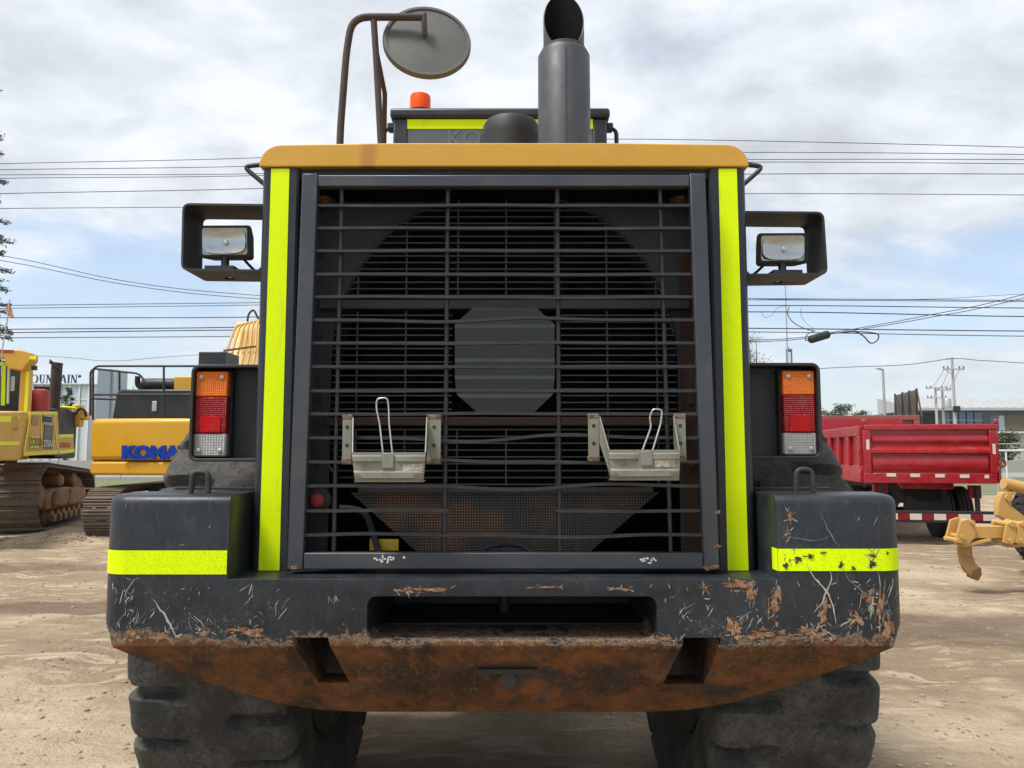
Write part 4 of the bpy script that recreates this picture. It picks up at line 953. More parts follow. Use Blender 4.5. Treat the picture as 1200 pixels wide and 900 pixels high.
def make_track(root, x0, x1, circles, n, mshoe, mchain, grouser, sag=None):
    path, pitch = resample(loop_path(circles), n)
    ch = MB(); cx_ = (x0 + x1) / 2; hw = .09
    k = len(path); ins = []
    cy = sum(p[0] for p in path) / k; cz = sum(p[1] for p in path) / k
    vs = []
    for i, p in enumerate(path):
        a, b = path[i - 1], path[(i + 1) % k]; d = Vector((b[0] - a[0], b[1] - a[1])).normalized(); nn = Vector((-d.y, d.x))
        if nn.x * (cy - p[0]) + nn.y * (cz - p[1]) < 0: nn = -nn
        ins.append((nn, d)); q = (p[0] + nn.x * .10, p[1] + nn.y * .10); q0 = (p[0] + nn.x * .015, p[1] + nn.y * .015)
        vs += [(cx_ - hw, *q), (cx_ + hw, *q), (cx_ + hw, *q0), (cx_ - hw, *q0)]
    fs = []
    for i in range(k):
        j = (i + 1) % k
        for q in range(4): fs.append((4 * i + q, 4 * i + (q + 1) % 4, 4 * j + (q + 1) % 4, 4 * j + q))
    tr_ = ch.add(vs, fs).build('track', mchain, root, None)
    sh = MB(); pl_ = pitch * .94
    sh.box(x0 - cx_, x1 - cx_, -pl_ / 2, pl_ / 2, -.014, .014)
    for gy, g_ in grouser: sh.add([(x0 - cx_, gy - .022, .0141), (x1 - cx_, gy - .022, .0141), (x1 - cx_, gy + .022, .0141), (x0 - cx_, gy + .022, .0141), (x0 - cx_, gy - .01, g_), (x1 - cx_, gy - .01, g_), (x1 - cx_, gy + .01, g_), (x0 - cx_, gy + .01, g_)], [(0, 1, 5, 4), (1, 2, 6, 5), (2, 3, 7, 6), (3, 0, 4, 7), (4, 5, 6, 7)])
    sme = sh.mesh('track_shoe'); sme.materials.append(mshoe)
    for (p, (nn, d)) in zip(path, ins):
        o = bpy.data.objects.new('track_shoe', sme); COL.objects.link(o); o.parent = tr_
        up = Vector((0, -nn.x, -nn.y)); fw = Vector((0, d.x, d.y)); xv = fw.cross(up)
        o.matrix_local = Matrix(((xv.x, fw.x, up.x, cx_), (xv.y, fw.y, up.y, p[0]), (xv.z, fw.z, up.z, p[1]), (0, 0, 0, 1)))
    return tr_

# ------------------------------------------------------------------ bulldozer (left)
DZ = thing('bulldozer', 'yellow crawler bulldozer with roll bar, mud caked tracks and fluorescent tape', 'bulldozer', (-11.51, 14.66, 0), R(15))
DT = tmat(DZ)
def D(ax, val, u, v): return hit(DT, ax, val, u, v)
circ = [(-1.33, .70, .66), (1.85, .60, .56), (-.6, .30, .28), (1.2, .30, .28), (.3, .98, .26)]
make_track(DZ, .60, 1.46, circ, 40, M['trackrust'], M['rust'], [(-.05, .075)])
lt = make_track(DZ, -1.46, -.60, circ, 40, M['trackrust'], M['rust'], [(-.05, .075)])
tf = MB().prism([(-1.2, .42), (1.7, .40), (1.9, .62), (1.4, .80), (.2, .86), (-.7, .84), (-1.25, .70)], 0, .95, 1.40).build('track_frame', M['mud'], DZ, 35, .04)
MB().prism([(-.9, .50), (-.1, .46), (.1, .70), (-.3, .88), (-.8, .82)], 0, 1.401, 1.50).build('frame_guard', M['mud'], tf, 35, .03)
MB().prism([(.2, .45), (1.2, .46), (1.35, .66), (.9, .84), (.35, .80)], 0, 1.401, 1.47).build('frame_guard', M['mud'], tf, 35, .03)
for y, z, r in ((-1.33, .70, .50), (1.85, .60, .44)): MB().lathe([(r, -.16), (r, .1), (r * .8, .14), (r * .5, .16), (r * .45, .24), (.06, .26)], (1.10, y, z), 0, 22).build('drive_wheel', M['mud'], DZ, 40)
for k, y in enumerate((-.75, -.35, .05, .45, .85, 1.25)):
    ro = MB().lathe([(.15, -.2), (.19, -.18), (.19, .06), (.13, .1), (.13, .2), (.05, .22)], (1.2, y, .27), 0, 16).build('track_roller', M['mud'], DZ, 40)
    MB().prism([(y - .13, .30), (y + .13, .30), (y + .09, .14), (y - .09, .14)], 0, 1.40, 1.46).build('roller_guard', M['mud'], ro, 35, .02)
for y in (-.15, .85): MB().lathe([(.11, -.2), (.15, -.17), (.15, .15), (.10, .2)], (1.2, y, 1.02), 0, 16).build('carrier_roller', M['mud'], DZ, 40)
MB().box(-.62, .62, -2.0, 2.3, .45, 1.35).build('hull', M['dozeryellow'], DZ, 35, .04)
# side bodywork over the right track
XS_ = 1.40
def dp(u, v): q = D(0, XS_, u, v); return (q.y, q.z)
sidep = [dp(-30, 484), dp(34, 482), dp(28, 533), dp(22, 540), dp(-30, 540)]
sb = MB().prism(sidep, 0, .2, XS_).build('fuel_tank', M['dozeryellow'], DZ, 35, .03)
stepp = [dp(35, 483), dp(67, 483), dp(69, 533), dp(28, 534)]
st_ = MB().prism(stepp, 0, .5, XS_ + .02).build('step_panel', M['dozeryellow'], DZ, 35, .02)
nose = [dp(69.3, 512), dp(87, 510), dp(88, 528), dp(69.3, 532.5)]
np_ = MB().prism(nose, 0, .62, XS_ - .02).build('lower_panel', M['dozeryellow'], DZ, 35, .02)
def strip(pts, w_, mat_, par, x=XS_ + .026, nm='reflective_tape'):
    q = [D(0, x, u, v) for u, v in pts]; mb = MB()
    for a, b in zip(q, q[1:]): mb.obox(a, b, .006, w_, up=(0, (b - a).normalized().z * -1, (b - a).normalized().y))
    return mb.build(nm, mat_, par, None)
strip([(35, 484), (67, 484)], .06, M['ochretape'], st_); strip([(35.5, 485), (28, 532)], .06, M['ochretape'], st_); strip([(48, 486), (48.5, 531)], .045, M['ochretape'], st_); strip([(63.5, 486), (67.5, 530)], .05, M['ochretape'], st_); strip([(28, 532), (67, 529.5)], .075, M['ochretape'], st_)
strip([(-25, 491), (13, 491)], .11, M['ochretape'], sb, XS_ + .006); strip([(-25, 519.5), (23, 519.5)], .07, M['ochretape'], sb, XS_ + .006)
strip([(69.5, 511), (86, 510.5)], .07, M['ochretape'], np_, XS_ - .014); strip([(69.5, 530), (87, 528)], .08, M['ochretape'], np_, XS_ - .014)
def plate(u0, v0, u1, v1, mat_, par, nm, x=XS_ + .024, t_=.008):
    a, b = D(0, x, u0, v1), D(0, x, u1, v0)
    return MB().box(x, x + t_, min(a.y, b.y), max(a.y, b.y), min(a.z, b.z), max(a.z, b.z)).build(nm, mat_, par)
M['sticker'] = surf('yellow_sticker', (.62, .62, .02), .5, amt=.2)
yp = plate(34.5, 511, 46, 525, M['sticker'], st_, 'sticker'); plate(50, 487, 61, 497, M['steel'], st_, 'louvre_panel'); dk = plate(50.5, 499, 62, 526, M['charcoal'], st_, 'dark_sticker')
for v in (489, 492.5): plate(50.5, v, 60.5, v + 1.6, M['black'], st_, 'louvre_slot', XS_ + .034)
plate(37, 488, 45, 498, surf('dusty_panel', (.42, .30, .15), .7, amt=.6), st_, 'inspection_cover')
def side_text(body, u, v, size, mat_, par, x, sx=1.0):
    q = D(0, x, u, v); Mx = Matrix.Translation((x, q.y, q.z)) @ Matrix.Rotation(R(90), 4, 'Z') @ Matrix.Rotation(R(90), 4, 'X')
    return text('lettering', body, size, mat_, par, Mx, .001, .004, sx)
side_text('275AX', 50.6, 523.5, .20, M['white'], dk, XS_ + .034, 1.25); side_text('ZCRXU', 35, 522, .22, M['blackletter'], yp, XS_ + .034, .95)
side_text('KOMATSU', 70, 524, .15, M['redpaint'], np_, XS_ - .016, 1.15)
q = D(0, XS_ + .01, 10, 504); MB().tube(arc_path([D(0, XS_ + .002, 22, 489), D(0, XS_ + .05, 22, 489), D(0, XS_ + .05, 20, 503), D(0, XS_ + .002, 20, 503)], .02), .014, 6).build('door_handle', M['dozeryellow'], sb, 60)
# engine hood and exhaust
MB().box(-.5, D(1, 2.2, 89, 500).x, .55, 2.3, 1.5, D(1, 1.2, 75, 480).z).build('engine_hood', M['black'], DZ, 35, .05)
e0, e1 = D(1, .75, 61, 476), D(1, .75, 64, 424)
xx = D(1, .75, 64.5, 450).x
eh = MB().tube([(xx, .75, 1.9), (xx + .02, .75, e1.z - .12), (xx + .03, .75, e1.z - .02)], .12, 16).build('exhaust_pipe', M['brown'], DZ, 50)
MB().prism([(xx - .115, e1.z - .05), (xx + .12, e1.z - .2), (xx + .13, e1.z - .17), (xx - .10, e1.z + .05)], 1, .62, .66).build('exhaust_flap', M['brown'], eh)
pc_ = D(1, .2, 47, 470); zt2 = D(1, .2, 47, 456).z
MB().lathe([(.20, 1.9), (.20, zt2 - .12), (.17, zt2 - .03), (.08, zt2)], (pc_.x, .2, 0), 2, 18).build('red_canister', M['redpaint'], DZ, 50)
a_ = D(1, 1.1, 40, 459); b_ = D(1, 1.1, 58, 453); MB().box(a_.x, b_.x, 1.1, 1.3, a_.z, b_.z).build('light_bar', M['black'], DZ)
q = D(1, 1.6, 74, 478); MB().lathe([(.30, 0), (.30, .03), (.26, .05)], (q.x, 1.6, q.z - .02), 2, 18).build('intake_lid', M['ochretape'], DZ, 40)
for u, v0, v1 in ((90, 474, 500), (97, 482, 492)):
    a, b = D(1, 2.2, u - 6, v1), D(1, 2.2, u + 6, v0); MB().box(a.x, b.x, 2.1, 2.5, a.z, b.z).build('lift_cylinder_mount', M['dozeryellow'], DZ, 35, .04)
MB().tube(crom([D(1, 2.1, 88, 486), D(1, 2.1, 93, 479), D(1, 2.1, 99, 481), D(1, 2.1, 101, 488)], 5), .03, 8).build('hydraulic_hose', M['rubber_black'], DZ, 60)
# cab and roll-over bar
cz0 = D(1, -1.2, 10, 482).z
q = D(1, -1.3, 21, 425)
cbx1 = D(1, 0, 23, 450).x; cbz = D(1, -1.3, 10, 420).z
cb = MB().box(-.85, cbx1, -1.3, .2, 1.4, cbz).build('cab', M['black'], DZ, 35, .06, 3)
a, b = D(1, -1.306, 12, 458), D(1, -1.306, 17.5, 441); MB().box(a.x, b.x, -1.309, -1.302, a.z, b.z).build('rear_pane', M['paleglass'], cb)
a, b = D(1, -1.306, -12, 475), D(1, -1.306, 3, 432); MB().box(a.x, b.x, -1.309, -1.302, a.z, b.z).build('rear_pane', M['darkglass'], cb)
for (u0, v0, u1, v1, w_) in ((4.5, 426, 3.5, 475, .07), (-15, 426.5, 8, 426.5, .06)):
    MB().obox(D(1, -1.33, u0, v0), D(1, -1.33, u1, v1), .012, w_, up=(1, 0, 0) if v1 > v0 + 10 else (0, 0, 1)).build('reflective_tape', M['tape'], cb, None)
MB().tube([D(1, -1.36, 10.5, 427), D(1, -1.36, 9, 473)], .025, 8).build('cab_rail', M['white'], cb, 60)
zt1 = D(1, -1.75, 30, 411).z; zt0 = D(1, -1.75, 30, 420).z
rx0, rx1 = D(1, -1.6, 23, 450).x, D(1, -1.6, 34, 450).x
rp = MB().box(rx0, rx1, -1.62, -1.36, 1.5, zt0).build('roll_bar', M['dozeryellow'], DZ, 35, .03)
MB().box(-rx1, -rx0, -1.62, -1.36, 1.5, zt0).build('roll_bar_leg', M['dozeryellow'], rp, 35, .03)
MB().box(rx1 - .06, rx1 + .004, -1.626, -1.621, 1.9, zt0 - .25).build('reflective_tape', M['ochretape'], rp)
cnx = D(1, -1.4, 45, 420).x
cn = MB().prism([(-cnx, zt0), (-cnx, zt1), (cnx - .18, zt1), (cnx, zt1 - .06), (cnx, zt0 - .04), (cnx - .16, zt0 - .26), (cnx - .42, zt0 - .22), (cnx - .5, zt0)], 1, -1.85, -1.4).build('canopy', M['dozeryellow'], rp, 35, .02)
MB().box(-cnx, cnx - .32, -1.858, -1.852, zt1 - .07, zt1 - .005).build('red_stripe', M['redpaint'], cn)
a, b = D(1, -1.86, 34.5, 421), D(1, -1.86, 42.5, 417); MB().box(a.x, b.x, -1.862, -1.853, a.z, b.z).build('reflective_tape', M['ochretape'], cn)
a, b = D(1, -1.86, 35, 433), D(1, -1.86, 41, 428); MB().box(a.x, b.x, -1.8, -1.7, a.z, b.z).build('work_lamp', M['black'], cn)
# whip aerial with safety flag
wp = [D(1, -1.95, u, v) for u, v in ((2, 440), (3, 410), (5.5, 392), (8.5, 375), (11.5, 351))]
wa = MB().tube(crom(wp, 4), .012, 6).build('whip_aerial', M['steel'], DZ, 60)
fp = [D(1, -1.95, u, v) for u, v in ((10.6, 355), (5.5, 364.5), (11, 371), (16.5, 372.5), (14, 363))]
MB().add(fp + [p + Vector((0, .004, 0)) for p in fp], [(0, 1, 2, 3, 4), (9, 8, 7, 6, 5)]).build('safety_flag', surf('faded_orange_flag', (.55, .20, .09), .8, amt=.8, grime=(.6, .5, .42), scale=9), wa, None)

# ------------------------------------------------------------------ excavator
EX = thing('excavator', 'yellow crawler excavator with blue lettered counterweight and black handrails', 'excavator', (-6.68, 12.0, 0), R(-3))
ET = tmat(EX)
def E_(ax, val, u, v): return hit(ET, ax, val, u, v)
ex0 = E_(1, 0, 94.5, 520).x; ez = [E_(1, 0, 150, v).z for v in (557, 541, 539.8, 490)]
ex1 = -ex0
def cwplan(x0, x1, d, r, bow):
    pts = [(x0, d)] + [(x0 + r - r * math.cos(R(a)), r + bow - r * math.sin(R(a))) for a in (0, 22, 45, 67, 90)]
    pts += [(x0 + r + (x1 - x0 - 2 * r) * k / 8, bow * (1 - math.sin(math.pi * k / 8))) for k in range(1, 8)]
    pts += [(x1 - r + r * math.sin(R(a)), r + bow - r * math.cos(R(a))) for a in (0, 22, 45, 67, 90)] + [(x1, d)]; return pts
ecw = MB().prism(cwplan(ex0, ex1, 1.25, .30, .12), 2, ez[2], ez[3]).build('excavator_counterweight', M['yellow'], EX, 40, .09, 4)
MB().prism(cwplan(ex0 + .01, ex1 - .01, 1.2, .30, .12), 2, ez[0], ez[1]).build('lower_weight', M['yellow'], ecw, 40, .045, 3)
MB().box(ex0 + .05, ex1 - .05, .35, 1.1, ez[1] - .004, ez[2] + .004).build('weight_seam', M['black'], ecw)
q = E_(1, 0, 143, 537); q2 = E_(1, 0, 143, 523)
text('lettering', 'KOMATSU', (q2.z - q.z) / .70, M['blue'], ecw, facing((q.x, -.012, q.z)), .02, .022, 1.17)
MB().box(ex0 + .1, ex1 - .1, 1.25, 4.2, ez[0] + .05, ez[3] - .15).build('upper_frame', M['yellow'], EX, 35, .05)
hz = E_(1, .9, 180, 458).z; hx0 = E_(1, .9, 145, 475).x
MB().prism([(hx0, ez[3] + .002), (hx0 + .06, hz - .06), (hx0 + .16, hz), (1.2, hz), (1.2, ez[3] + .002)], 1, .5, 2.4).build('engine_cover', M['charcoal'], EX, 35, .04, 3)
q = E_(1, .49, 181, 482); MB().box(q.x - .05, q.x + .05, .47, .50, q.z, q.z + .2).build('cover_latch', M['steel'], EX, 35, .01)
a, b = E_(1, 1.5, 168, 450), E_(1, 1.5, 208, 450)
mf = MB().tube([a, b], .12, 16).build('muffler', M['charcoal_dull'], EX, 50)
MB().tube(arc_path([a + Vector((-.02, 0, -.1)), a + Vector((-.12, -.02, -.02)), a + Vector((-.10, -.05, .16))], .08), .055, 10).build('tail_pipe', M['black'], mf, 60)
MB().box(b.x + .02, b.x + .5, 1.3, 1.8, b.z - .15, b.z + .14).build('pump_cover', M['yellow'], EX, 35, .02)
# handrails on top of the counterweight
def rail(pts, r=.021, nm='handrail'): return MB().tube(arc_path(pts, .14, 5), r, 8).build(nm, M['black'], EX, 60)
y0, y1 = .25, 1.05
rail([E_(1, y0, 109, 492), E_(1, y0, 109, 429), E_(1, y0, 262, 429), E_(1, y0, 262, 492)])
rail([E_(1, y1, 106, 487), E_(1, y1, 106, 431.5), E_(1, y1, 165, 438), E_(1, y1, 171, 452)])
for u in (192, 230): rail([E_(1, y0, u, 491), E_(1, y0, u, 429)])
rail([E_(1, y0, 109, 462.5), E_(1, y0, 262, 462.5)]); rail([E_(1, y1, 106, 467), E_(1, y1, 160, 469)]); rail([E_(1, y1, 140, 468), E_(1, y1, 140, 435)])
rail([E_(1, y0, 109, 443), E_(1, y1, 106, 443)])
# boom, seen end-on above the body
bz0, bz1 = E_(1, 4.0, 280, 440).z, E_(1, 5.5, 285, 372).z
xa, xb_ = E_(1, 4.5, 260, 420).x, E_(1, 4.5, 322, 420).x
xa2, xb2 = E_(1, 6.0, 276, 375).x, E_(1, 6.0, 330, 375).x
zl, zh = E_(1, 4.5, 270, 470).z, E_(1, 6.0, 280, 376).z
bm_ = MB(); vs = [(xa, 4.5, zl - .6), (xb_, 4.5, zl - .6), (xb_, 5.4, zl - .6), (xa, 5.4, zl - .6), (xa2, 6.0, zh), (xb2, 6.0, zh), (xb2, 6.9, zh - .2), (xa2, 6.9, zh - .2)]
boom = bm_.add(vs, [(0, 3, 2, 1), (4, 5, 6, 7), (0, 1, 5, 4), (1, 2, 6, 5), (2, 3, 7, 6), (3, 0, 4, 7)]).build('boom', M['dozeryellow'], EX, 35, .05)
for k in range(6):
    f_ = k / 5
    pts = [E_(1, 4.4, 262 + 34 * f_, 432), E_(1, 4.7, 266 + 33 * f_, 412), E_(1, 5.5, 275 + 26 * f_, 386 - 3 * f_), E_(1, 5.8, 282 + 22 * f_, 380 - 5 * f_)]
    MB().tube(crom(pts, 4), .032, 8).build('hydraulic_pipe', M['greyellow'], boom, 60)
MB().obox(E_(1, 4.6, 262, 411), E_(1, 4.6, 300, 406), .03, .05).build('pipe_clamp', M['rust'], boom)
MB().tube(arc_path([E_(1, 6.1, 289, 384), E_(1, 6.1, 291, 368), E_(1, 6.1, 297, 362), E_(1, 6.1, 303, 374)], .1), .03, 8).build('hose_loop', M['brown'], boom, 60)
a, b = E_(1, 3.2, 232, 432), E_(1, 3.2, 262, 412); MB().box(a.x, b.x + .05, 3.2, 4.0, a.z - .8, b.z).build('tool_box', M['charcoal'], EX, 35, .02)
# undercarriage turned away from the upper body
ur = bpy.data.objects.new('undercarriage', None); COL.objects.link(ur); ur.parent = EX; ur.rotation_euler = (0, 0, R(7)); ur.location = (.05, 2.3, 0)
ecirc = [(-1.9, .50, .44), (1.9, .50, .44), (-1.2, .26, .24), (1.2, .26, .24)]
def etrack(x0, x1):
    path, pitch = resample(loop_path(ecirc), 44); vs = []; fs = []; k = len(path); cx_ = (x0 + x1) / 2
    return make_track(ur, x0, x1, ecirc, 44, M['trackrust'], M['rust'], [(-.06, .04), (0, .05), (.06, .04)])
etrack(-1.62, -1.02); etrack(1.02, 1.62)
MB().box(-1.5, -1.1, -1.5, 1.5, .25, .75).box(1.1, 1.5, -1.5, 1.5, .25, .75).build('track_beam', M['charcoal_dull'], ur, 35, .03)
MB().box(-1.1, 1.1, -.7, .7, .45, 1.0).build('centre_frame', M['charcoal_dull'], ur, 35, .03)
MB().lathe([(.62, .98), (.62, ez[0] + .06)], (0, 2.0, 0), 2, 28).build('slew_ring', M['charcoal_dull'], EX, 40)

# ------------------------------------------------------------------ red dump trucks
TK = thing('dump_truck', 'glossy red dump truck with ribbed tailgate and red white bumper tape', 'truck', (7.48, 11.13, 0), R(-10.5))
TT = tmat(TK)
def K(ax, val, u, v): return hit(TT, ax, val, u, v)
wl, wr = K(1, 0, 1013, 530).x, K(1, 0, 1168.5, 530).x
tz1, tz0 = K(1, 0, 1090, 497).z, K(1, 0, 1090, 566).z
tg = MB(); tg.box(wl, wr, .045, .08, tz0, tz1)
post = .16
tgo = tg.build('tailgate', M['red'], TK)
def gate_bar(u0, u1, v0, v1, y0, nm):
    a, b = K(1, y0, u0, v1), K(1, y0, u1, v0); return MB().box(a.x, b.x, y0, .0445, a.z, b.z).build(nm, M['red'], tgo, 35, .012, 2)
gate_bar(1013, 1168.5, 497, 504, -.02, 'top_rail'); gate_bar(1013, 1168.5, 555, 566, -.02, 'bottom_rail')
gate_bar(1013, 1020, 504.3, 554.7, -.022, 'end_post'); gate_bar(1162, 1168.5, 504.3, 554.7, -.022, 'end_post')
# ribs: sloped faces
for v0, v1, v2 in ((523, 526.5, 531), ):
    a, b = K(1, 0, 1020.3, v0), K(1, 0, 1161.7, v2); m1 = K(1, 0, 1090, v1).z; m0 = m1 - .03
    MB().prism([(.044, a.z), (-.02, m1), (-.02, m0 - .04), (.044, b.z - .02)], 0, a.x, b.x).build('middle_rib', M['red'], tgo, None, .01)
for (va, vb2, vc) in ((509, 514, 521), (533.5, 540, 553)):
    a, b = K(1, 0, 1022, va), K(1, 0, 1160, vc); m1 = K(1, 0, 1090, vb2).z
    MB().prism([(.044, a.z), (.012, m1), (.012, b.z + .05), (.044, b.z)], 0, a.x, b.x).build('pressed_panel', M['red'], tgo, 35, .02, 3)
M['reflwhite'] = surf('white_reflector', (.62, .56, .5), .4, amt=.3)
for u0, u1, v0, v1 in ((1039, 1050, 554.5, 558.5), (1067, 1078, 555, 559), (1096, 1107, 555.5, 559.5), (1125, 1136, 556, 560), (1154, 1159, 556.5, 560.5), (1015.5, 1018.5, 515, 527), (1163.5, 1166.5, 520, 532)):
    a, b = K(1, -.025, u0, v1), K(1, -.025, u1, v0); MB().box(a.x, b.x, -.027, -.0225, a.z, b.z).build('white_reflector', M['reflwhite'], tgo)
bl_ = 5.0
body = MB(); body.box(wl, wl + .06, .09, bl_, tz0, tz1 - .02).box(wr - .06, wr, .09, bl_, tz0, tz1 - .02).box(wl + .061, wr - .061, .09, bl_, tz0, tz0 + .08).box(wl + .061, wr - .061, bl_ - .06, bl_, tz0 + .081, tz1 + .3)
bo_ = body.build('dump_body', M['red'], TK)
for x, s in ((wl, -1), (wr, 1)):
    e = .07
    xA, xB = (x - e, x - .0005) if s < 0 else (x + .0005, x + e)
    MB().box(xA, xB, .09, bl_, tz1 - .20, tz1 - .022).build('side_rail', M['red'], bo_, 35, .012); MB().prism([(xA, tz0), (xB, tz0), (xB, tz0 + .3), ((xA + xB) / 2, tz0 + .3), (xA, tz0 + .16)] if s < 0 else [(xA, tz0), (xB, tz0), (xB, tz0 + .16), ((xA + xB) / 2, tz0 + .3), (xA, tz0 + .3)], 1, .09, bl_).build('side_rail', M['red'], bo_, 35, .012)
    for k in range(7):
        y = .09 + k * (bl_ - .25) / 6; MB().box(xA, xB, y, y + .16, tz0 + .302, tz1 - .202).build('side_post', M['red'], bo_, 35, .012)
for s, u in ((-1, 1013), (1, 1168)):
    q = K(1, .02, u, 497); MB().box(q.x - .035, q.x + .035, .0, .075, q.z + .001, q.z + .09).build('gate_hinge', M['red'], tgo, 35, .02)
# underside
a, b = K(1, .35, 1056, 573), K(1, .35, 1118, 566)
MB().box(a.x, b.x, .35, .6, a.z, tz0 - .001).build('sill', M['red'], TK, 35, .02)
MB().box((wl + wr) / 2 - .42, (wl + wr) / 2 - .32, .5, 7, .72, tz0 - .06).box((wl + wr) / 2 + .32, (wl + wr) / 2 + .42, .5, 7, .72, tz0 - .06).box((wl + wr) / 2 - .319, (wl + wr) / 2 + .319, .7, .8, .75, 1.0).build('chassis_rail', M['black'], TK)
a, b = K(1, .55, 1060, 598), K(1, .55, 1113, 581)
MB().prism([(a.x, a.z), (b.x, a.z), (b.x, b.z), (b.x - .12, b.z), (b.x - .25, b.z - .1), (a.x + .25, b.z - .1), (a.x + .12, b.z), (a.x, b.z)], 1, .55, .62).build('cross_member', M['charcoal_dull'], TK, 35, .01)
for u0, u1, v0, v1 in ((1024, 1040, 567, 578), (1137, 1150, 569, 584)):
    a, b = K(1, .3, u0, v1), K(1, .3, u1, v0); tl_ = MB().box(a.x, b.x, .3, .42, a.z, b.z).build('tail_lamp', M['red'], TK, 35, .01)
    MB().box(a.x + .03, b.x - .03, .292, .299, a.z + .025, b.z - .02).build('tail_lens', M['redlens'], tl_)
bx0, bx1 = K(1, .05, 1010, 607).x, K(1, .05, 1167.5, 607).x; bz0_, bz1_ = K(1, .05, 1110, 611).z, K(1, .05, 1110, 601).z
bp_ = MB().box(bx0, bx1, .05, .14, bz0_ - .03, bz1_ + .03).build('bumper_bar', M['black'], TK, 35, .01)
nseg = 11
for k in range(nseg):
    x0_ = bx0 + .01 + (bx1 - bx0 - .02) * k / nseg; x1_ = bx0 + .01 + (bx1 - bx0 - .02) * (k + .98 if k % 2 else k + .98) / nseg
    MB().box(x0_, x1_, .046, .0495, bz0_ + .02, bz1_ - .02).build('bumper_tape', M['reflwhite'] if k % 2 == 0 else M['redlens'], bp_)
for x in (wl + .3, wr - .3): MB().box(x - .03, x + .03, .12, .2, bz1_ + .02, tz0 - .05).build('bumper_hanger', M['black'], bp_)
def road_tyre(parent, loc, r, wd, nm='wheel', lugs=0, mat_=None):
    wh = bpy.data.objects.new(nm, None); COL.objects.link(wh); wh.parent = parent; wh.location = loc
    w2 = wd / 2; pr = [(r * .55, -w2 * .8), (r * .75, -w2), (r * .93, -w2 * .96), (r * .985, -w2 * .85)]
    for gx in (-.5, 0, .5):
        pr += [(r, (gx - .16) * w2 * 1.0), (r - .015, (gx - .06) * w2), (r - .015, (gx + .06) * w2), (r, (gx + .16) * w2)]
    pr += [(a, -b) for a, b in reversed(pr[:4])]
    mb = MB().lathe(pr, (0, 0, 0), 0, 40)
    if lugs:
        for k in range(lugs):
            for s in (-1, 1):
                a = 6.2832 * (k + (.5 if s > 0 else 0)) / lugs; c_, s_ = math.cos(a), math.sin(a); h_ = .028; hl = r * 6.2832 / lugs * .32
                vs = []
                for xx_, rr_ in ((.03 * s, r + h_), (s * w2 * .95, r + h_ * .8), (s * w2 * 1.02, r * .93), (.03 * s, r * .95)):
                    for q in (-1, 1):
                        sk_ = abs(xx_) * .35; vs.append((xx_, rr_ * c_ - (q * hl + sk_) * s_, rr_ * s_ + (q * hl + sk_) * c_))
                mb.add(vs, [(0, 1, 3, 2), (2, 3, 5, 4), (0, 2, 4, 6), (1, 7, 5, 3), (0, 6, 7, 1)])
    mb.build('tyre', mat_ or M['rubber_black'], wh, 40)
    MB().lathe([(r * .54, -w2 * .6), (r * .56, -w2 * .75), (r * .48, -w2 * .3), (r * .2, -w2 * .2), (r * .18, w2 * .2), (r * .48, w2 * .3), (r * .56, w2 * .75), (r * .54, w2 * .6)], (0, 0, 0), 0, 24).build('rim', M['black'], wh, 40)
    return wh
for x in (wl + .18, wl + .5, wr - .5, wr - .18): road_tyre(TK, (x, 1.45, .50), .50, .27)
for x in (wl + .25, wr - .25): road_tyre(TK, (x, 6.0, .50), .50, .29)
MB().tube([(wl + .4, 1.45, .5), (wr - .4, 1.45, .5)], .09, 12).build('rear_axle', M['black'], TK, 60)
MB().prism([(wl + .05, .55), (wr - .05, .55), (wr - .05, 1.95), (wr - .2, 2.1), (wl + .2, 2.1), (wl + .05, 1.95)], 1, 5.25, 6.9).build('truck_cab', M['red'], TK, 35, .06, 3)

T2 = thing('dump_truck', 'faded red dump body of a second truck parked behind the glossy red one', 'truck', (9.4, 19.6, 0), R(80))
T2M = tmat(T2)
L0, L1 = hit(T2M, 0, -1.27, 1078, 490).y, hit(T2M, 0, -1.27, 935, 490).y
z1_ = hit(T2M, 0, -1.27, 1040, 486.5).z
ya, yb = min(L0, L1), max(L0, L1)
b2_ = MB().box(1.14, 1.2, ya, yb, 1.1, z1_).box(-1.2, -1.14, ya, yb, 1.1, z1_).box(-1.139, 1.139, ya, ya + .06, 1.1, z1_).box(-1.139, 1.139, yb - .06, yb, 1.1, z1_ + .25).box(-1.139, 1.139, ya + .061, yb - .061, 1.1, 1.18).build('dump_body', M['palered'], T2)
for k in range(7):
    y = ya + k * (yb - ya - .15) / 6; MB().box(1.2005, 1.27, y, y + .15, 1.12, z1_ - .13).build('side_post', M['palered'], b2_, 35, .01)
    if k in (0, 3, 6): MB().box(-1.27, -1.2005, y, y + .15, 1.12, z1_ - .13).build('side_post', M['palered'], b2_, 35, .01)
MB().box(1.2005, 1.27, ya, yb, z1_ - .128, z1_ - .002).box(-1.27, -1.2005, ya, yb, z1_ - .128, z1_ - .002).build('side_rail', M['palered'], b2_, 35, .01)
MB().box(-.4, .4, ya + .3, yb + 2.2, .7, 1.05).build('chassis_rail', M['black'], T2)
MB().box(-1.15, 1.15, yb + .3, yb + 2.2, .6, 2.5).build('truck_cab', M['palered'], T2, 35, .08)
for y in (ya + 1.0, yb + 1.3):
    for x in (-1.0, 1.0): road_tyre(T2, (x, y, .5), .5, .28)

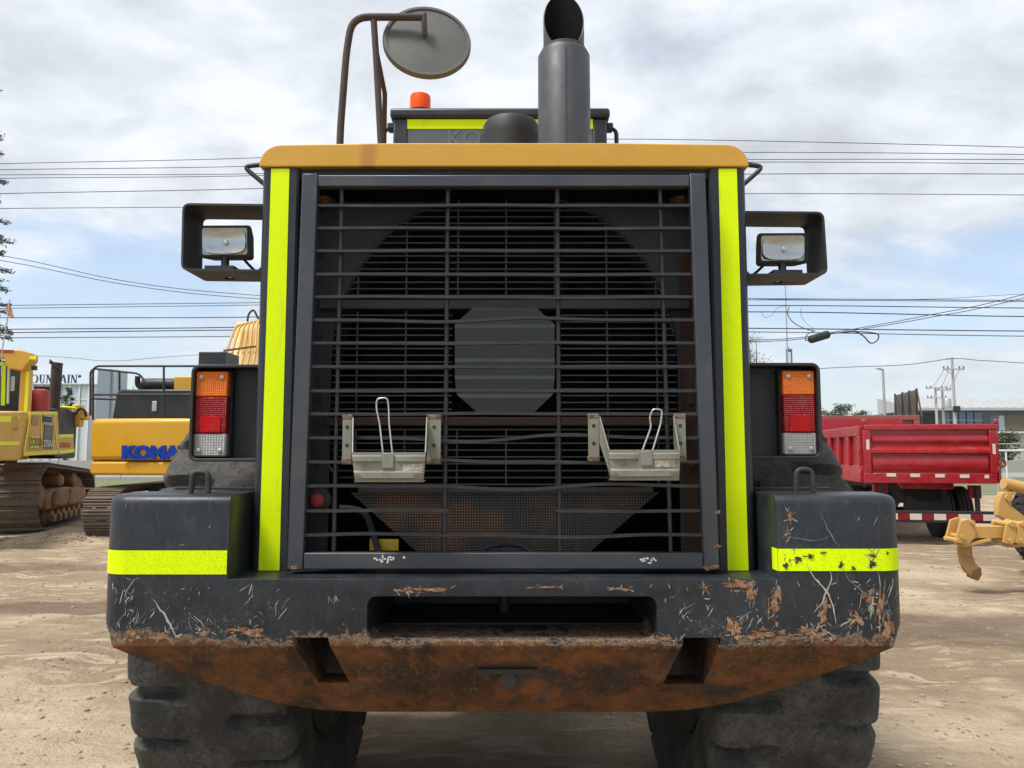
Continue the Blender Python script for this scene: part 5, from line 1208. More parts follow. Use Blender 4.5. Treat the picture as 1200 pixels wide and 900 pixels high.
# ------------------------------------------------------------------ motor grader with ripper (right edge)
GR = thing('motor_grader', 'pale yellow grader tail with ripper tooth at the right edge', 'grader', (7.4, 6.9, 0), 0)
GT = tmat(GR)
def G(y, u, v): return hit(GT, 1, y, u, v)
yA = -.35
a, b = G(yA, 1128, 632), G(yA, 1215, 612)
bmz0, bmz1 = a.z, b.z
beam = MB().box(a.x, b.x + .5, yA - .07, yA + .07, a.z + .02, b.z - .04).build('ripper_beam', M['greyellow'], GR, 35, .005)
def plate2(px, y0, y1, nm, par, mat_=None, bv=.003):
    pts = [G(yA, u, v) for u, v in px]; return MB().prism([(p.x, p.z) for p in pts], 1, y0, y1).build(nm, mat_ or M['greyellow'], par, 35, bv)
sock = plate2([(1113, 634), (1119, 610), (1128, 607), (1136, 613), (1136, 628), (1127, 637)], yA - .12, yA - .085, 'shank_socket', beam)
plate2([(1113, 634), (1119, 610), (1128, 607), (1136, 613), (1136, 628), (1127, 637)], yA + .085, yA + .12, 'shank_socket', beam)
plate2([(1124, 636), (1155, 630), (1155, 633), (1124, 640)], yA - .11, yA + .11, 'socket_web', beam)
for u, v in ((1116, 632), (1132, 611), (1121, 628)): 
    q = G(yA, u, v); MB().tube([(q.x, yA - .14, q.z), (q.x, yA + .14, q.z)], .028, 12).build('socket_pin', M['greyellow'], beam, 60)
sh_ = [(1124, 634), (1137, 634), (1138, 650), (1141, 658), (1147, 667), (1146, 674), (1143, 679), (1136, 675), (1129, 668), (1125, 658), (1123, 645)]
shk = plate2(sh_, yA - .035, yA + .035, 'ripper_shank', beam, surf('worn_shank', (.36, .20, .06), .6, grime=(.12, .07, .04), amt=.9, scale=8, fine=40, bmp=.003), .01)
tp_ = [(1137, 668), (1147, 664), (1148, 673), (1144, 680), (1135, 676)]
plate2(tp_, yA - .05, yA + .05, 'ripper_tip', shk, M['rust'], .008)
for k, off in enumerate((0, 1)):
    px = [(1166 + 13 * off, 634), (1170 + 13 * off, 612), (1176 + 13 * off, 609), (1181 + 14 * off, 614), (1180 + 14 * off, 628), (1176 + 13 * off, 637)]
    plate2(px, yA - .16, yA - .125, 'hinge_plate', beam); plate2(px, yA + .10, yA + .135, 'hinge_plate', beam)
    for u, v in ((1174 + 13 * off, 632), (1175 + 13.5 * off, 613)):
        q = G(yA, u, v); MB().tube([(q.x, yA - .18, q.z), (q.x, yA + .16, q.z)], .03, 12).build('hinge_pin', M['greyellow'], beam, 60)
plate2([(1180, 637), (1230, 630), (1230, 634), (1180, 641)], yA - .1, yA + .1, 'lower_link', beam)
ya2 = .15
up_ = [G(ya2, u, v) for u, v in ((1171, 577), (1186, 575), (1182, 592), (1198, 605), (1200, 622), (1186, 616), (1167, 604), (1167, 588))]
um = MB().prism([(p.x, p.z) for p in up_], 1, ya2 - .05, ya2 + .05).build('ripper_bracket', M['greyellow'], GR, 35, .012)
MB().tube([G(ya2, 1176, 566), G(ya2, 1204, 573), G(ya2, 1240, 583)], .075, 14).build('lift_cylinder', M['greyellow'], GR, 60)
q = G(ya2, 1178, 583); MB().tube([(q.x, ya2 - .08, q.z), (q.x, ya2 + .08, q.z)], .04, 12).build('bracket_pin', M['greyellow'], um, 60)
# the grader itself points to the right, out of the picture
wx = G(.75, 1190, 640).x + .68; GA = R(-33)
gh_ = Vector((math.cos(GA), math.sin(GA), 0)); gs_ = Vector((-math.sin(GA), math.cos(GA), 0)); w0 = Vector((wx, .75, .64))
for i in (0, 1):
    for j in (0, 1):
        w_ = road_tyre(GR, w0 + gh_ * 1.5 * i + gs_ * 1.9 * j, .61, .40, 'wheel', 22); w_.rotation_euler = (0, 0, R(90) + GA)
    pa, pb = w0 + gh_ * 1.5 * i + gs_ * .2, w0 + gh_ * 1.5 * i + gs_ * 1.7
    MB().tube([pa, pb], .1, 12).build('axle', M['charcoal_dull'], GR, 60)
def gbox(x0, x1, y0, y1, z0, z1, nm, bv):
    o_ = MB().box(x0, x1, y0, y1, z0, z1).build(nm, M['greyellow'], GR, 35, bv, 3); o_.location = (wx, .75, 0); o_.rotation_euler = (0, 0, GA)
gbox(.1, 4.5, .45, 1.45, .8, 1.3, 'rear_frame', .04); gbox(.5, 2.8, .4, 1.5, 1.301, 2.15, 'engine_hood', .08)
# chain and hook hanging at the right end of the truck's tailgate
q = K(1, .0, 1173, 540)
ch_ = MB().tube(crom([K(1, .02, 1169, 530), K(1, .0, 1173, 536), K(1, .0, 1172, 556), K(1, .0, 1173.5, 566)], 5), .02, 6).build('gate_chain', M['rust'], TK, 60)
MB().tube(crom([q + Vector((0, 0, .03)), q + Vector((.05, 0, 0)), q + Vector((.06, 0, -.07)), q + Vector((0, 0, -.1)), q + Vector((-.03, 0, -.05))], 4), .025, 6).build('chain_hook', M['rust'], ch_, 60)
# ------------------------------------------------------------------ far setting: verge, road, hills
def sheet(name, x0, x1, y0, y1, z, mat_): return tag(MB().add([(x0, y0, z), (x1, y0, z), (x1, y1, z), (x0, y1, z)], [(0, 1, 2, 3)]).build(name, mat_, None, None), kind='structure')
M['asphalt'] = surf('asphalt', (.06, .06, .062), .9, grime=(.11, .105, .1), amt=.6, scale=.5, bmp=.004)
sheet('road', -300, 300, 46, 55, .012, M['asphalt'])
for x0 in range(-60, 61, 6): pass
sheet('verge', -300, 300, 27.5, 45.8, .006, M['verge'])
kb = MB().box(-300, 300, 45.8, 46.0, 0, .13).build('kerb', M['concrete'], None); tag(kb, kind='structure')
hm = MB(); n = 90; hv = []
def ridge(x):
    h = 60 + 190 * math.exp(-((x - 2550) / 800) ** 2) + 150 * math.exp(-((x - 1150) / 420) ** 2) + 60 * math.exp(-((x + 2500) / 900) ** 2)
    return h * (1 + .25 * noise.noise(Vector((x * .004, 0, 0))) + .12 * noise.noise(Vector((x * .013, 3, 0))))
for k in range(n + 1):
    x = -4200 + 8400 * k / n
    for (y, f_) in ((2700, 0), (3000, .35), (3300, .8), (3500, 1), (3900, .4), (4200, 0)): hv.append((x, y + 60 * noise.noise(Vector((x * .003, y * .01, 2))), ridge(x) * f_ * (1 + .1 * noise.noise(Vector((x * .01, y * .01, 0)))) - 2))
hm.add(hv, [(6 * k + j, 6 * k + 6 + j, 6 * k + 7 + j, 6 * k + 1 + j) for k in range(n) for j in range(5)])
M['hill'] = surf('hill_scrub', (.10, .11, .08), .95, grime=(.17, .14, .1), amt=.6, scale=.004, fine=.03, bmp=0)
tag(hm.build('hills', M['hill'], None, 60), kind='structure')

# ------------------------------------------------------------------ fence, barrier
FN = thing('mesh_fence', 'wire mesh fence on pale posts along the back of the yard', 'fence', (0, 25.2, 0))
wire = MB()
for k in range(15):
    x = -15 + k * 2.5; MB().tube([(x, 0, -.02), (x, 0, 2.05)], .045, 8).build('fence_post', M['steel'], FN, 60)
for z in (.15, 1.95): MB().tube([(-15, 0, z), (20, 0, z)], .022, 6).build('fence_rail', M['steel'], FN, 60)
x = -15.0
while x < 20:
    wire.obox((x, .0, .15), (x, .0, 1.95), .005, .005); x += .12
z = .27
while z < 1.9: wire.obox((-15, .006, z), (20, .006, z), .005, .005); z += .24
tag(wire.build('fence_wire', M['steel'], FN, None), kind='stuff')
BR = thing('road_barrier', 'grey concrete road barrier beyond the mesh fence on the right', 'barrier', (0, 45.2, 0))
for k in range(34):
    x = -60 + k * 4; MB().prism([(-.28, 0), (.28, 0), (.28, .12), (.13, .40), (.09, 1.15), (-.09, 1.15), (-.13, .40), (-.28, .12)], 0, x, x + 3.96).build('barrier_block', M['concrete'], BR, None)
RL = thing('guard_rail', 'white pipe railing above the hedge at the far right', 'railing', (0, 44.2, 0))
for k in range(13):
    x = 20 + k * 2; MB().tube([(x, 0, 0), (x, 0, 1.75)], .05, 6).build('rail_post', M['white'], RL, 60)
MB().tube([(20, 0, 1.75), (44, 0, 1.75)], .06, 8).build('top_rail', M['white'], RL, 60)

# ------------------------------------------------------------------ buildings
B1 = thing('office_building', 'long low building with blue glass front and pale metal roof', 'building', (0, 97, 0))
B1T = tmat(B1)
def B(u, v, y=0): return hit(B1T, 1, y, u, v)
def rect(o_, u0, u1, v0, v1, y0, y1, mat_, nm):
    a, b = B(u0, v1, y0), B(u1, v0, y0); return MB().box(a.x, b.x, y0, y1, max(0, a.z), b.z).build(nm, mat_, o_)
wl1 = rect(B1, 1078, 1330, 481, 531, 0, 25, surf('blue_grey_wall', (.13, .16, .19), .5, amt=.3, scale=.3), 'wall')
M['roof'] = surf('pale_metal_roof', (.50, .50, .50), .4, grime=(.36, .36, .37), amt=.5, scale=.3, metal=.3)
a, b = B(1072, 480.8, -1), B(1340, 470, -1)
rf = MB().prism([(-1.0, a.z), (-1.0, a.z + .35), (9, b.z + 1.0), (9, a.z)], 0, a.x, b.x).build('roof', M['roof'], B1, None)
for k in range(26):
    x = a.x + (b.x - a.x) * (k + .5) / 26; MB().obox((x, -1, a.z + .38), (x, 9, b.z + 1.03), .12, .10).build('roof_seam', M['roof'], rf, None)
for k in range(5):
    ww = rect(B1, 1106 + k * 9, 1114.6 + k * 9, 483, 516, -.12, -.01, M['blueglass'], 'window')
for u0, u1, mt in ((1153, 1160, 'darkglass'), (1161, 1170, 'blueglass'), (1171, 1178, 'paleglass'), (1203, 1216, 'blueglass'), (1218, 1232, 'blueglass')): rect(B1, u0, u1, 487, 516, -.12, -.01, M[mt], 'window')
rect(B1, 1180, 1200, 486, 516, -.3, -.01, surf('olive_cladding', (.16, .15, .09), .8, amt=.6), 'cladding_panel')
rect(B1, 1079, 1100, 484, 516, -.15, -.01, M['charcoal'], 'dark_bay')
for v in (492, 503): rect(B1, 1101, 1152, v, v + .8, -.2, -.13, M['steel'], 'mullion')
B2 = thing('low_building', 'low pale block with a dark window strip behind the red truck', 'building', (0, 74, 0))
B2T = tmat(B2)
a, b = hit(B2T, 1, 0, 1160, 531), hit(B2T, 1, 0, 1260, 507)
MB().box(a.x, b.x, 0, 8, 0, b.z).build('wall', surf('pale_render', (.5, .48, .43), .85, amt=.4, scale=.4), B2)
a, b = hit(B2T, 1, -.05, 1168, 514), hit(B2T, 1, -.05, 1182, 508.5); MB().box(a.x, b.x, -.06, -.002, a.z, b.z).build('window', M['darkglass'], B2)
a, b = hit(B2T, 1, -.4, 1158, 507.5), hit(B2T, 1, -.4, 1262, 506.3); MB().box(a.x, b.x, -.4, 8.4, a.z, b.z + .05).build('roof_slab', M['white'], B2)
# shop with roof letters on the left
B3 = thing('shop_building', 'pale glazed store with navy roof letters behind the bulldozer', 'building', (0, 107, 0))
B3T = tmat(B3)
def S(u, v, y=0): return hit(B3T, 1, y, u, v)
a, b = S(-60, 531), S(106, 450.5)
MB().box(a.x, b.x, .1, 30, 0, b.z).build('wall', surf('pale_cladding', (.60, .62, .64), .5, amt=.25, scale=.1), B3)
zr = b.z
MB().box(a.x - .2, b.x + .2, -.3, 30.2, zr + .001, zr + .15).build('parapet', M['white'], B3)
for k in range(14):
    u0 = -50 + k * 11; p0, p1 = S(u0 + .8, 486, 0), S(u0 + 10.2, 454, 0)
    wi = MB().box(p0.x, p1.x, .02, .098, p0.z, p1.z).build('window', M['paleglass'], B3)
    for v in (468,): q = S(u0, v, 0); MB().box(p0.x, p1.x, -.03, .018, q.z - .08, q.z + .08).build('transom', M['white'], wi)
for k in range(15):
    q = S(-50 + k * 11 - .2, 470, 0); MB().box(q.x - .12, q.x + .12, -.1, .019, 0, zr - .01).build('column', M['white'], B3)
def serif_letters(body, x, z, h, par, y, gap=.14):
    tk, tn = .17 * h, .06 * h
    def bar(mb, x0, z0, x1, z1, w_): mb.add([(x0 - w_ / 2, y, z0), (x0 + w_ / 2, y, z0), (x1 + w_ / 2, y, z1), (x1 - w_ / 2, y, z1), (x0 - w_ / 2, y + .12, z0), (x0 + w_ / 2, y + .12, z0), (x1 + w_ / 2, y + .12, z1), (x1 - w_ / 2, y + .12, z1)], [(0, 1, 2, 3), (7, 6, 5, 4), (0, 4, 5, 1), (1, 5, 6, 2), (2, 6, 7, 3), (3, 7, 4, 0)])
    def serif(mb, xc, zz, w_): mb.box(xc - w_ / 2, xc + w_ / 2, y - .005, y + .115, zz, zz + .045 * h)
    for ch in body:
        mb = MB(); w_ = {'O': .86, 'U': .77, 'N': .81, 'T': .68, 'A': .83, 'I': .30, 'M': 1.0}[ch] * h
        t = z + h; tz = t - .045 * h
        if ch == 'O':
            nn = 28; vs = []
            for yy in (y, y + .12):
                for k in range(nn):
                    a_ = 6.2832 * k / nn; vs.append((x + w_ / 2 + w_ / 2 * math.cos(a_), yy, z + h / 2 + h * .52 * math.sin(a_)))
                for k in range(nn):
                    a_ = 6.2832 * k / nn; vs.append((x + w_ / 2 + (w_ / 2 - tk) * math.cos(a_), yy, z + h / 2 + (h * .52 - tn) * math.sin(a_)))
            fs = []
            for k in range(nn):
                j = (k + 1) % nn; fs += [(k, j, j + nn, k + nn), (k + 2 * nn, k + 3 * nn, j + 3 * nn, j + 2 * nn), (k, k + 2 * nn, j + 2 * nn, j), (k + nn, j + nn, j + 3 * nn, k + 3 * nn)]
            mb.add(vs, fs)
        elif ch == 'U':
            bar(mb, x + .22 * h, z + .3 * h, x + .22 * h, t, tk); bar(mb, x + w_ - .16 * h, z + .3 * h, x + w_ - .16 * h, t, tn)
            pts = [(x + .22 * h + (w_ - .38 * h) * (1 - math.cos(math.pi * k / 8)) / 2, z + .3 * h - .3 * h * math.sin(math.pi * k / 8)) for k in range(9)]
            for (p, q) in zip(pts, pts[1:]): mb.obox((p[0], y + .06, p[1] + .03 * h), (q[0], y + .06, q[1] + .03 * h), .12, .09 * h)
            serif(mb, x + .22 * h, tz, .38 * h); serif(mb, x + w_ - .16 * h, tz, .3 * h)
        elif ch == 'N':
            bar(mb, x + .15 * h, z, x + .15 * h, t, tn); bar(mb, x + w_ - .13 * h, z, x + w_ - .13 * h, t, tn); bar(mb, x + w_ - .17 * h, z, x + .17 * h, t, tk)
            serif(mb, x + .12 * h, z, .28 * h); serif(mb, x + .10 * h, tz, .25 * h); serif(mb, x + w_ - .13 * h, tz, .28 * h)
        elif ch == 'T':
            bar(mb, x + w_ / 2, z, x + w_ / 2, t, tk); serif(mb, x + w_ / 2, z, .36 * h); mb.box(x, x + w_, y + .002, y + .118, t - .06 * h, t - .001); serif(mb, x + .03 * h, t - .2 * h, .05 * h); serif(mb, x + w_ - .03 * h, t - .2 * h, .05 * h)
        elif ch == 'A':
            bar(mb, x + .10 * h, z, x + w_ / 2, t, tn); bar(mb, x + w_ - .14 * h, z, x + w_ / 2, t, tk); mb.box(x + .22 * h, x + w_ - .26 * h, y + .002, y + .118, z + .32 * h, z + .37 * h)
            serif(mb, x + .10 * h, z, .28 * h); serif(mb, x + w_ - .12 * h, z, .34 * h)
        elif ch == 'I':
            bar(mb, x + w_ / 2, z, x + w_ / 2, t, tk); serif(mb, x + w_ / 2, z, .36 * h); serif(mb, x + w_ / 2, tz, .36 * h)
        else:
            bar(mb, x + .15 * h, z, x + .15 * h, t, tn); bar(mb, x + w_ / 2, z, x + .17 * h, t, tk); bar(mb, x + w_ / 2, z, x + w_ - .17 * h, t, tn); bar(mb, x + w_ - .15 * h, z, x + w_ - .15 * h, t, tk)
        mb.build('roof_letter', M['navy'], par, None); x += w_ + gap * h * .35
    return x
lh = S(60, 439).z - S(60, 449.2).z; zl_ = zr + .16
xN = serif_letters('MOUNTAIN', 0, zl_, lh, B3, 0)
# shift the row so that it ends where the photo's last letter does
dx = S(91, 445).x - xN
for o_ in [c for c in B3.children if c.name.startswith('roof_letter')]:
    for v_ in o_.data.vertices: v_.co.x += dx
q = S(93.3, 441); MB().lathe([(.22, -.03), (.22, .03)], (q.x, 0, q.z), 1, 14).build('trademark_dot', M['navy'], B3, None)
B4 = thing('tower_block', 'plain blue grey tower slab behind the excavator handrail', 'building', (0, 88, 0))
a, b = hit(tmat(B4), 1, 0, 110, 531), hit(tmat(B4), 1, 0, 130, 432.5)
MB().box(a.x, b.x, 0, 3, 0, b.z).build('wall', surf('blue_grey_cladding', (.24, .28, .33), .5, amt=.2, scale=.2), B4)
MB().box(b.x + .001, b.x + .5, .3, 3, 0, b.z - .02).build('edge_panel', surf('pale_blue_cladding', (.42, .46, .5), .5, amt=.2), B4)
B5 = thing('glass_pavilion', 'white framed glass pavilion to the right of the tower slab', 'building', (0, 92, 0))
a, b = hit(tmat(B5), 1, 0, 131, 531), hit(tmat(B5), 1, 0, 152, 452)
MB().box(a.x + .9, b.x + 8, .2, 8, 0, b.z - 1.2).build('glazing', M['paleglass'], B5)
for k in range(7): x = a.x + .9 + k * (b.x - a.x) / 4; MB().box(x - .07, x + .07, -.05, .18, 0, b.z - (0 if k % 2 else 1)).build('frame_post', M['white'], B5)
for z in (b.z - 1.15, b.z - 3, b.z - 5): MB().box(a.x + .9, b.x + 8, -.1, -.052, z, z + .14).build('frame_rail', M['white'], B5)

# ------------------------------------------------------------------ poles, lamps, board
def cross_arm(o_, x, z, y, half, nm='cross_arm'):
    a_ = MB().box(x - half, x + half, y - .06, y + .06, z - .06, z + .06).build(nm, M['pole'], o_)
    for k in (-.95, -.55, .55, .95): MB().lathe([(.05, 0), (.07, .06), (.04, .1), (.07, .16), (.03, .22)], (x + half * k, y, z + .061), 2, 8).build('insulator', M['charcoal_dull'], a_)
    return a_
def upole(u, vtop, Y, arms, label, r=.17, name='utility_pole'):
    p = P(u, vtop, Y); o_ = thing(name, label, 'utility pole', (p.x, Y, 0), 0, 'utility poles across the road')
    MB().tube([(0, 0, -.1), (0, 0, p.z)], [r, r * .6], 10).build('shaft', M['pole'], o_, 60)
    for v, hf in arms: cross_arm(o_, 0, Z_(v, Y), -.2, hf)
    return o_
o = upole(1115.5, 419, 67, [(433, .95)], 'tallest pale power pole standing right of the twin poles')
z = Z_(433, 67)
MB().obox((-.1, -.2, z - .5), (-.8, -.2, z - .02), .05, .05).build('brace', M['pole'], o)
MB().tube([(-.5, 0, Z_(420, 67)), (.5, 0, Z_(420, 67))], .04, 6).build('top_arm', M['pole'], o)
MB().box(-.28, .28, -.5, -.18, Z_(483, 67), Z_(476, 67)).build('switch_box', M['charcoal_dull'], o, 35, .05)
o = upole(1096, 453, 86, [(455, 1.2), (466.5, 1.1)], 'left pole of the twin transformer poles behind the red truck', .2)
o = upole(1104, 455, 86.6, [(457.5, .9)], 'right pole of the twin transformer poles behind the red truck', .2)
MB().lathe([(.45, 0), (.45, 1.0), (.38, 1.1)], (.1, -.7, Z_(478, 86)), 2, 16).build('transformer', M['steel'], o, 40)
MB().box(-.15, .35, -.3, -.05, Z_(478, 86), Z_(474, 86)).build('transformer_bracket', M['pole'], o)
def slamp(u, vtop, Y, arm, label, r=.07):
    p = P(u, vtop, Y); o_ = thing('street_lamp', label, 'street lamp', (p.x, Y, 0))
    MB().tube([(0, 0, 0), (0, 0, p.z - .05)], [r, r * .7], 8).build('lamp_post', M['steel'], o_, 60)
    MB().tube([(0, 0, p.z - .08), (arm * .9, 0, p.z)], r * .6, 8).build('lamp_arm', M['steel'], o_, 60)
    MB().box(min(arm * .8, arm * 1.4), max(arm * .8, arm * 1.4), -.12, .12, p.z - .06, p.z + .06).build('lamp_head', M['steel'], o_, 35, .03); return o_
slamp(1034.5, 432, 70, -.45, 'slim street lamp with a short arm left of the billboard frame', .16)
slamp(920, 326, 44, .5, 'tall thin lamp post rising beside the right tail light', .055)
SG = thing('road_sign', 'small blue and white road sign on a post by the tall lamp post', 'sign', (P(924, 410, 44.6).x, 44.6, 0))
zz1, zz0 = Z_(407, 44.6), Z_(428, 44.6)
MB().tube([(0, .05, 0), (0, .05, zz1)], .06, 6).build('sign_post', M['steel'], SG, 60)
bd = MB().box(-.16, .22, -.03, .03, zz0, zz1 - .1).build('sign_board', M['blueglass'], SG)
MB().box(-.12, .12, -.034, -.0305, zz0 + .05, zz1 - .3).build('sign_face', M['white'], bd)
BB = thing('billboard_frame', 'brown hoarding seen from behind with slanted braces', 'billboard', (0, 57, 0))
BT = tmat(BB)
pts = [hit(BT, 1, 0, u, v) for u, v in ((1048.5, 487), (1074.5, 487), (1074, 456.5), (1049, 463.5))]
MB().prism([(p.x, p.z) for p in pts], 1, 0, .12).build('board', surf('weathered_board', (.20, .185, .16), .8, amt=.6, scale=1.2), BB, None)
for u, v in ((1049, 463), (1057.5, 461), (1065.5, 459), (1074, 456.5)):
    q = hit(BT, 1, -.1, u, v); q0 = hit(BT, 1, -.1, u, 489)
    po = MB().obox((q0.x, -.1, 0), (q.x, -.1, q.z + .1), .12, .12, up=(0, 1, 0)).build('board_post', M['brown'], BB)
    MB().obox((q.x, -.16, q.z), (q.x - 1.0, -2.6, q.z - 2.3), .09, .09, up=(1, 0, 0)).build('brace', M['brown'], po)
    MB().obox((q.x - .98, -2.55, q.z - 2.2), (q.x - .98, -2.55, 0), .09, .09, up=(0, 1, 0)).build('brace_foot', M['brown'], po)

# ------------------------------------------------------------------ overhead cables
HP = thing('utility_pole', 'concrete power pole behind the loader hood carrying the overhead cables', 'utility pole', (P(600, 300, 23).x, 23.3, 0), 0, 'utility poles across the road')
MB().tube([(0, 0, -.1), (0, 0, Z_(157, 23))], [.2, .13], 10).build('shaft', M['pole'], HP, 60)
for v in (176, 206, 362, 388): cross_arm(HP, 0, Z_(v, 23), -.15, 1.0)
ordn = ['topmost', 'second', 'third', 'fourth', 'fifth', 'lowest']
def cable(pts, Y, r, label, nm='overhead_cable', grp='overhead cables', n=8):
    q = [P(u, v, Y) for u, v in pts]
    o_ = MB().tube(crom(q, n), r, 5).build(nm, M['cable'], None, 60)
    return tag(o_, label, 'cable', grp)
up_set = [(192, 185, 163, 172.6), (199, 194.7, 178.6, 181), (205, 203.5, 187, 187), (209, 205.8, 190, 192), (227, 221, 204, 204), (244.5, 241.5, 227, 228.5)]
for k, (a, b, c, d) in enumerate(up_set):
    u3 = 735 if k == 0 else 885
    cable([(-300, 2 * a - b + 3), (0, a), (300, b), (600, (b + c) / 2 - 4), (u3, c), (1200, d), (1500, d + (d - c) + 2)], 23, .0125 if k != 4 else .014, '%s of the six overhead cables crossing high in the sky' % ordn[k])
lo_set = [(358, 354.7, 350, 352), (361.5, 357.5, 351.5, 353.5), (372.4, 371.5, 358, 361), (386, 383, 365.5, 371), (390, 386.5, 384.8, 388), (396, 394, 389, 394)]
lr = [.013, .012, .016, .018, .018, .014]
for k, (a, b, c, d) in enumerate(lo_set):
    cable([(-300, 2 * a - b + 1), (0, a), (300, b), (600, (b + c) / 2 - 2), (885, c), (1200, d), (1500, d + 1)], 26, lr[k] * 1.15, '%s of the six lower overhead cables above the machines' % ordn[k])
cable([(-300, 250), (0, 299), (150, 330), (300, 346), (600, 362)], 26.4, .014, 'upper of two slanting cables descending behind the left work light')
cable([(-300, 257), (0, 305), (150, 334), (300, 350), (600, 365)], 26.6, .014, 'lower of two slanting cables descending behind the left work light')
cable([(-300, 404), (45, 417), (130, 423), (230, 416), (600, 395)], 27, .009, 'thin sagging cable above the excavator handrail')
cable([(700, 398), (900, 398), (985, 388), (1090, 369), (1200, 345), (1500, 262)], 25.6, .014, 'upper strand of the cable pair climbing to the right from the splice box')
cable([(700, 400), (900, 400), (985, 389.5), (1090, 372), (1200, 349), (1500, 268)], 25.7, .014, 'lower strand of the cable pair climbing to the right from the splice box')
cable([(700, 356), (900, 351), (1085, 350.5), (1200, 344.5), (1500, 330)], 25.5, .008, 'thin cable rising slightly to the right above the splice box')
cable([(600, 452), (800, 444), (960, 432), (1060, 427.5), (1115, 420.5), (1150, 422.5), (1200, 425.5), (1500, 445)], 66.8, .03, 'distant cable strung to the tallest pale power pole')
# drop leads between the tall pole and the twin poles
for k, (a, b) in enumerate((((1106, 434), (1086, 456)), ((1112, 434), (1098, 456)), ((1124, 434), (1108, 457)))):
    q0, q1 = P(*a, 67), P(*b, 86); m_ = (q0 + q1) / 2 - Vector((0, 0, .4))
    tag(MB().tube(crom([q0, m_, q1], 6), .02, 5).build('drop_lead', M['cable'], None, 60), '%s drop lead from the tallest pole to the twin poles' % ('left', 'middle', 'right')[k], 'cable', 'overhead cables')
SB = thing('splice_box', 'black cable splice box hanging beside slack loops of cable', 'splice box', P(960, 396, 25.8))
def SP(u, v): return P(u, v, 25.8) - P(960, 396, 25.8)
MB().tube([SP(948, 399), SP(950, 398), SP(970, 392), SP(972, 391.5)], [.1, .15, .15, .1], 12).build('closure', M['black'], SB, 40)
MB().tube(crom([SP(950, 397), SP(944, 399), SP(946, 392), SP(955, 387.5)], 6), .018, 6).build('cable_loop', M['cable'], SB, 60)
MB().tube(crom([SP(972, 391), SP(985, 390), SP(1002, 389), SP(1012, 394), SP(1020, 402), (SP(1028, 399)), SP(1029, 392), SP(1018, 389.5), SP(1000, 388.5)], 6), .024, 6).build('cable_loop', M['cable'], SB, 60)
MB().tube(crom([SP(925, 359), SP(923, 368), SP(930, 378), SP(943, 385), SP(955, 388)], 6), .016, 6).build('cable_loop', M['cable'], SB, 60)
MB().tube(crom([SP(940, 360), SP(938, 367), SP(944, 378), SP(955, 386)], 6), .007, 5).build('cable_loop', M['cable'], SB, 60)
MB().tube(crom([SP(892, 366), SP(897, 372), SP(905, 369), SP(911, 361), SP(922, 358.5)], 6), .008, 5).build('cable_loop', M['cable'], SB, 60)

# ------------------------------------------------------------------ trees
def leaf_quads(mb, c, r, n, s, rg, droop=0):
    for _ in range(n):
        d = Vector((rg.gauss(0, 1), rg.gauss(0, 1), rg.gauss(0, .7))) * r * .55; p = c + d
        a = Vector((rg.gauss(0, 1), rg.gauss(0, 1), rg.gauss(0, .6) - droop)).normalized(); b = a.cross(Vector((rg.gauss(0, 1), rg.gauss(0, 1), rg.gauss(0, 1)))).normalized()
        L = s * rg.uniform(.6, 1.5); w_ = L * rg.uniform(.22, .4)
        mb.add([p - a * L * .5, p + b * w_ * .5, p + a * L * .5, p - b * w_ * .5], [(0, 1, 2, 3)])
def conifer(name, label, loc, h, rad, n_br, seed, mat_, s=.22, dens=1.0, group=None):
    rg = random.Random(seed); o_ = thing(name, label, 'tree', loc, 0, group)
    MB().tube([(0, 0, -.1), (.1, 0, h * .5), (0, .1, h)], [h * .018, h * .012, .02], 8).build('trunk', M['bark'], o_, 60)
    fo = MB(); lim = MB()
    for k in range(n_br):
        t = (k + rg.random()) / n_br; z = h * (.10 + .88 * t); a = k * 2.4 + rg.gauss(0, .3); L = rad * (1 - t) ** .75 * rg.uniform(.65, 1.12) + .25
        d = Vector((math.cos(a), math.sin(a), 0)); pts = [Vector((0, 0, z)), Vector((0, 0, z)) + d * L * .5 + Vector((0, 0, .08 * L)), Vector((0, 0, z)) + d * L + Vector((0, 0, -.02 * L))]
        lim.tube(pts, [.05 * (1 - t) + .012, .03 * (1 - t) + .01, .006], 5)
        m = max(3, int(L / .28))
        for q in range(m):
            f = .25 + .78 * q / m; c = pts[0].lerp(pts[2], f) + Vector((0, 0, .08 * L * math.sin(math.pi * min(f, 1))))
            sd_ = Vector((-d.y, d.x, 0)) * (1 if q % 2 else -1); tw = c + (sd_ * .8 + d * .6 + Vector((0, 0, rg.uniform(-.25, .25)))) * (.42 * (1.2 - .6 * f))
            lim.tube([c, tw], [.012, .004], 4)
            for z_ in (.15, .4, .65, .9, 1.05): leaf_quads(fo, c.lerp(tw, z_), .11, int(7 * dens), s * .62, rg, .05)
            leaf_quads(fo, c, .12, int(6 * dens), s * .62, rg, .05)
    lim.build('limb', M['bark'], o_, None); fo.build('crown', mat_, o_, None); return o_
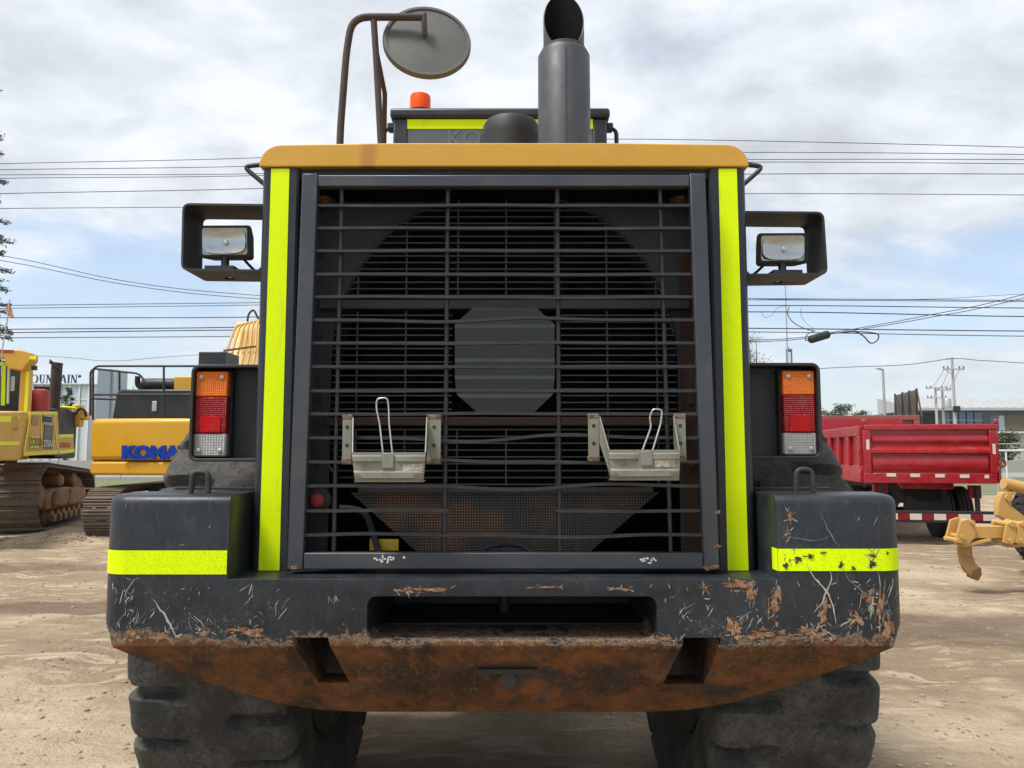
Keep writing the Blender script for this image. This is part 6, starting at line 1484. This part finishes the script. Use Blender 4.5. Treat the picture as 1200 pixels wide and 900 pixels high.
def bushy(name, label, loc, h, rad, n_cl, seed, mat_, s=.3, per=60, cat='tree', group=None, sparse=1.0):
    rg = random.Random(seed); o_ = thing(name, label, cat, loc, 0, group)
    tr_ = MB().tube([(0, 0, -.1), (rg.gauss(0, .1), 0, h * .35), (rg.gauss(0, .2), 0, h * .7)], [h * .03, h * .02, h * .008], 7).build('trunk', M['bark'], o_, 60)
    fo = MB(); lim = MB()
    for k in range(n_cl):
        a = rg.random() * 6.28; rr = rad * math.sqrt(rg.random()); z = h * (.30 + .68 * rg.random()); rr *= math.sin(math.pi * min(1, max(.12, (z / h - .15) / .95))) ** .6
        c = Vector((rr * math.cos(a), rr * math.sin(a), z)); lim.tube([(0, 0, h * .3), c * .6 + Vector((0, 0, h * .12)), c], [h * .010, h * .006, .008], 4)
        leaf_quads(fo, c, rad * .33 * rg.uniform(.6, 1.3), int(per * sparse), s, rg)
    lim.build('limb', M['bark'], o_, None); fo.build('crown', mat_, o_, None); return o_
pt = P(-48, 300, 23)
conifer('conifer_tree', 'tall grey green conifer whose branch tips reach in at the left edge', (pt.x, 23, 0), 16.5, 2.55, 130, 11, M['leaf'], .20, 1.0)
bushy('tree', 'small dark tree behind the bulldozer exhaust stack', (P(79, 480, 78).x, 78, 0), Z_(454, 78), .75, 30, 3, M['leaf2'], .35, 40)
bushy('tree', 'pale sparse tree top just right of the hood edge', (P(884, 420, 38).x, 38, 0), Z_(388, 38), 1.3, 40, 4, surf('pale_twigs', (.26, .25, .19), .8, amt=.5, scale=2), .13, 60)
for k, (u, vt, rr, lab) in enumerate(((990, 474, 2.6, 'rounded green tree above the faded red dump body'), (1008, 481, 2.2, 'lower green tree right of the rounded one above the dump body'), (970, 480, 2.2, 'small green tree beside the right tail light'))):
    bushy('tree', lab, (P(u, 490, 150).x, 150, 0), Z_(vt, 150), rr, 50, 20 + k, M['leaf2'], .6, 30, group='trees on the skyline')
for k, u in enumerate((1171, 1182, 1193, 1205)):
    bushy('shrub', '%s shrub of the row behind the road barrier' % ('leftmost', 'second', 'third', 'fourth')[k], (P(u, 540, 44.7).x + .3, 47.5, .1), 2.55 + .25 * (k % 2), .95, 30, 40 + k, M['leaf2'], .22, 60, 'shrub', 'shrubs behind the barrier')

# ------------------------------------------------------------------ haze
hz_ = MB().box(-4350, 4350, -70, 4350, -4, 460).build('haze', None, None, None); tag(hz_, 'thin pale haze over the distance', 'haze', kind='stuff')
hmm = bpy.data.materials.new('haze'); hmm.use_nodes = True; t = hmm.node_tree; t.nodes.clear()
ho = nd(t, 'ShaderNodeOutputMaterial'); hvn = nd(t, 'ShaderNodeVolumePrincipled', {'Color': (.93, .965, 1.0, 1), 'Density': .00014, 'Anisotropy': .1}); t.links.new(hvn.outputs[0], ho.inputs['Volume'])
hz_.data.materials.append(hmm)
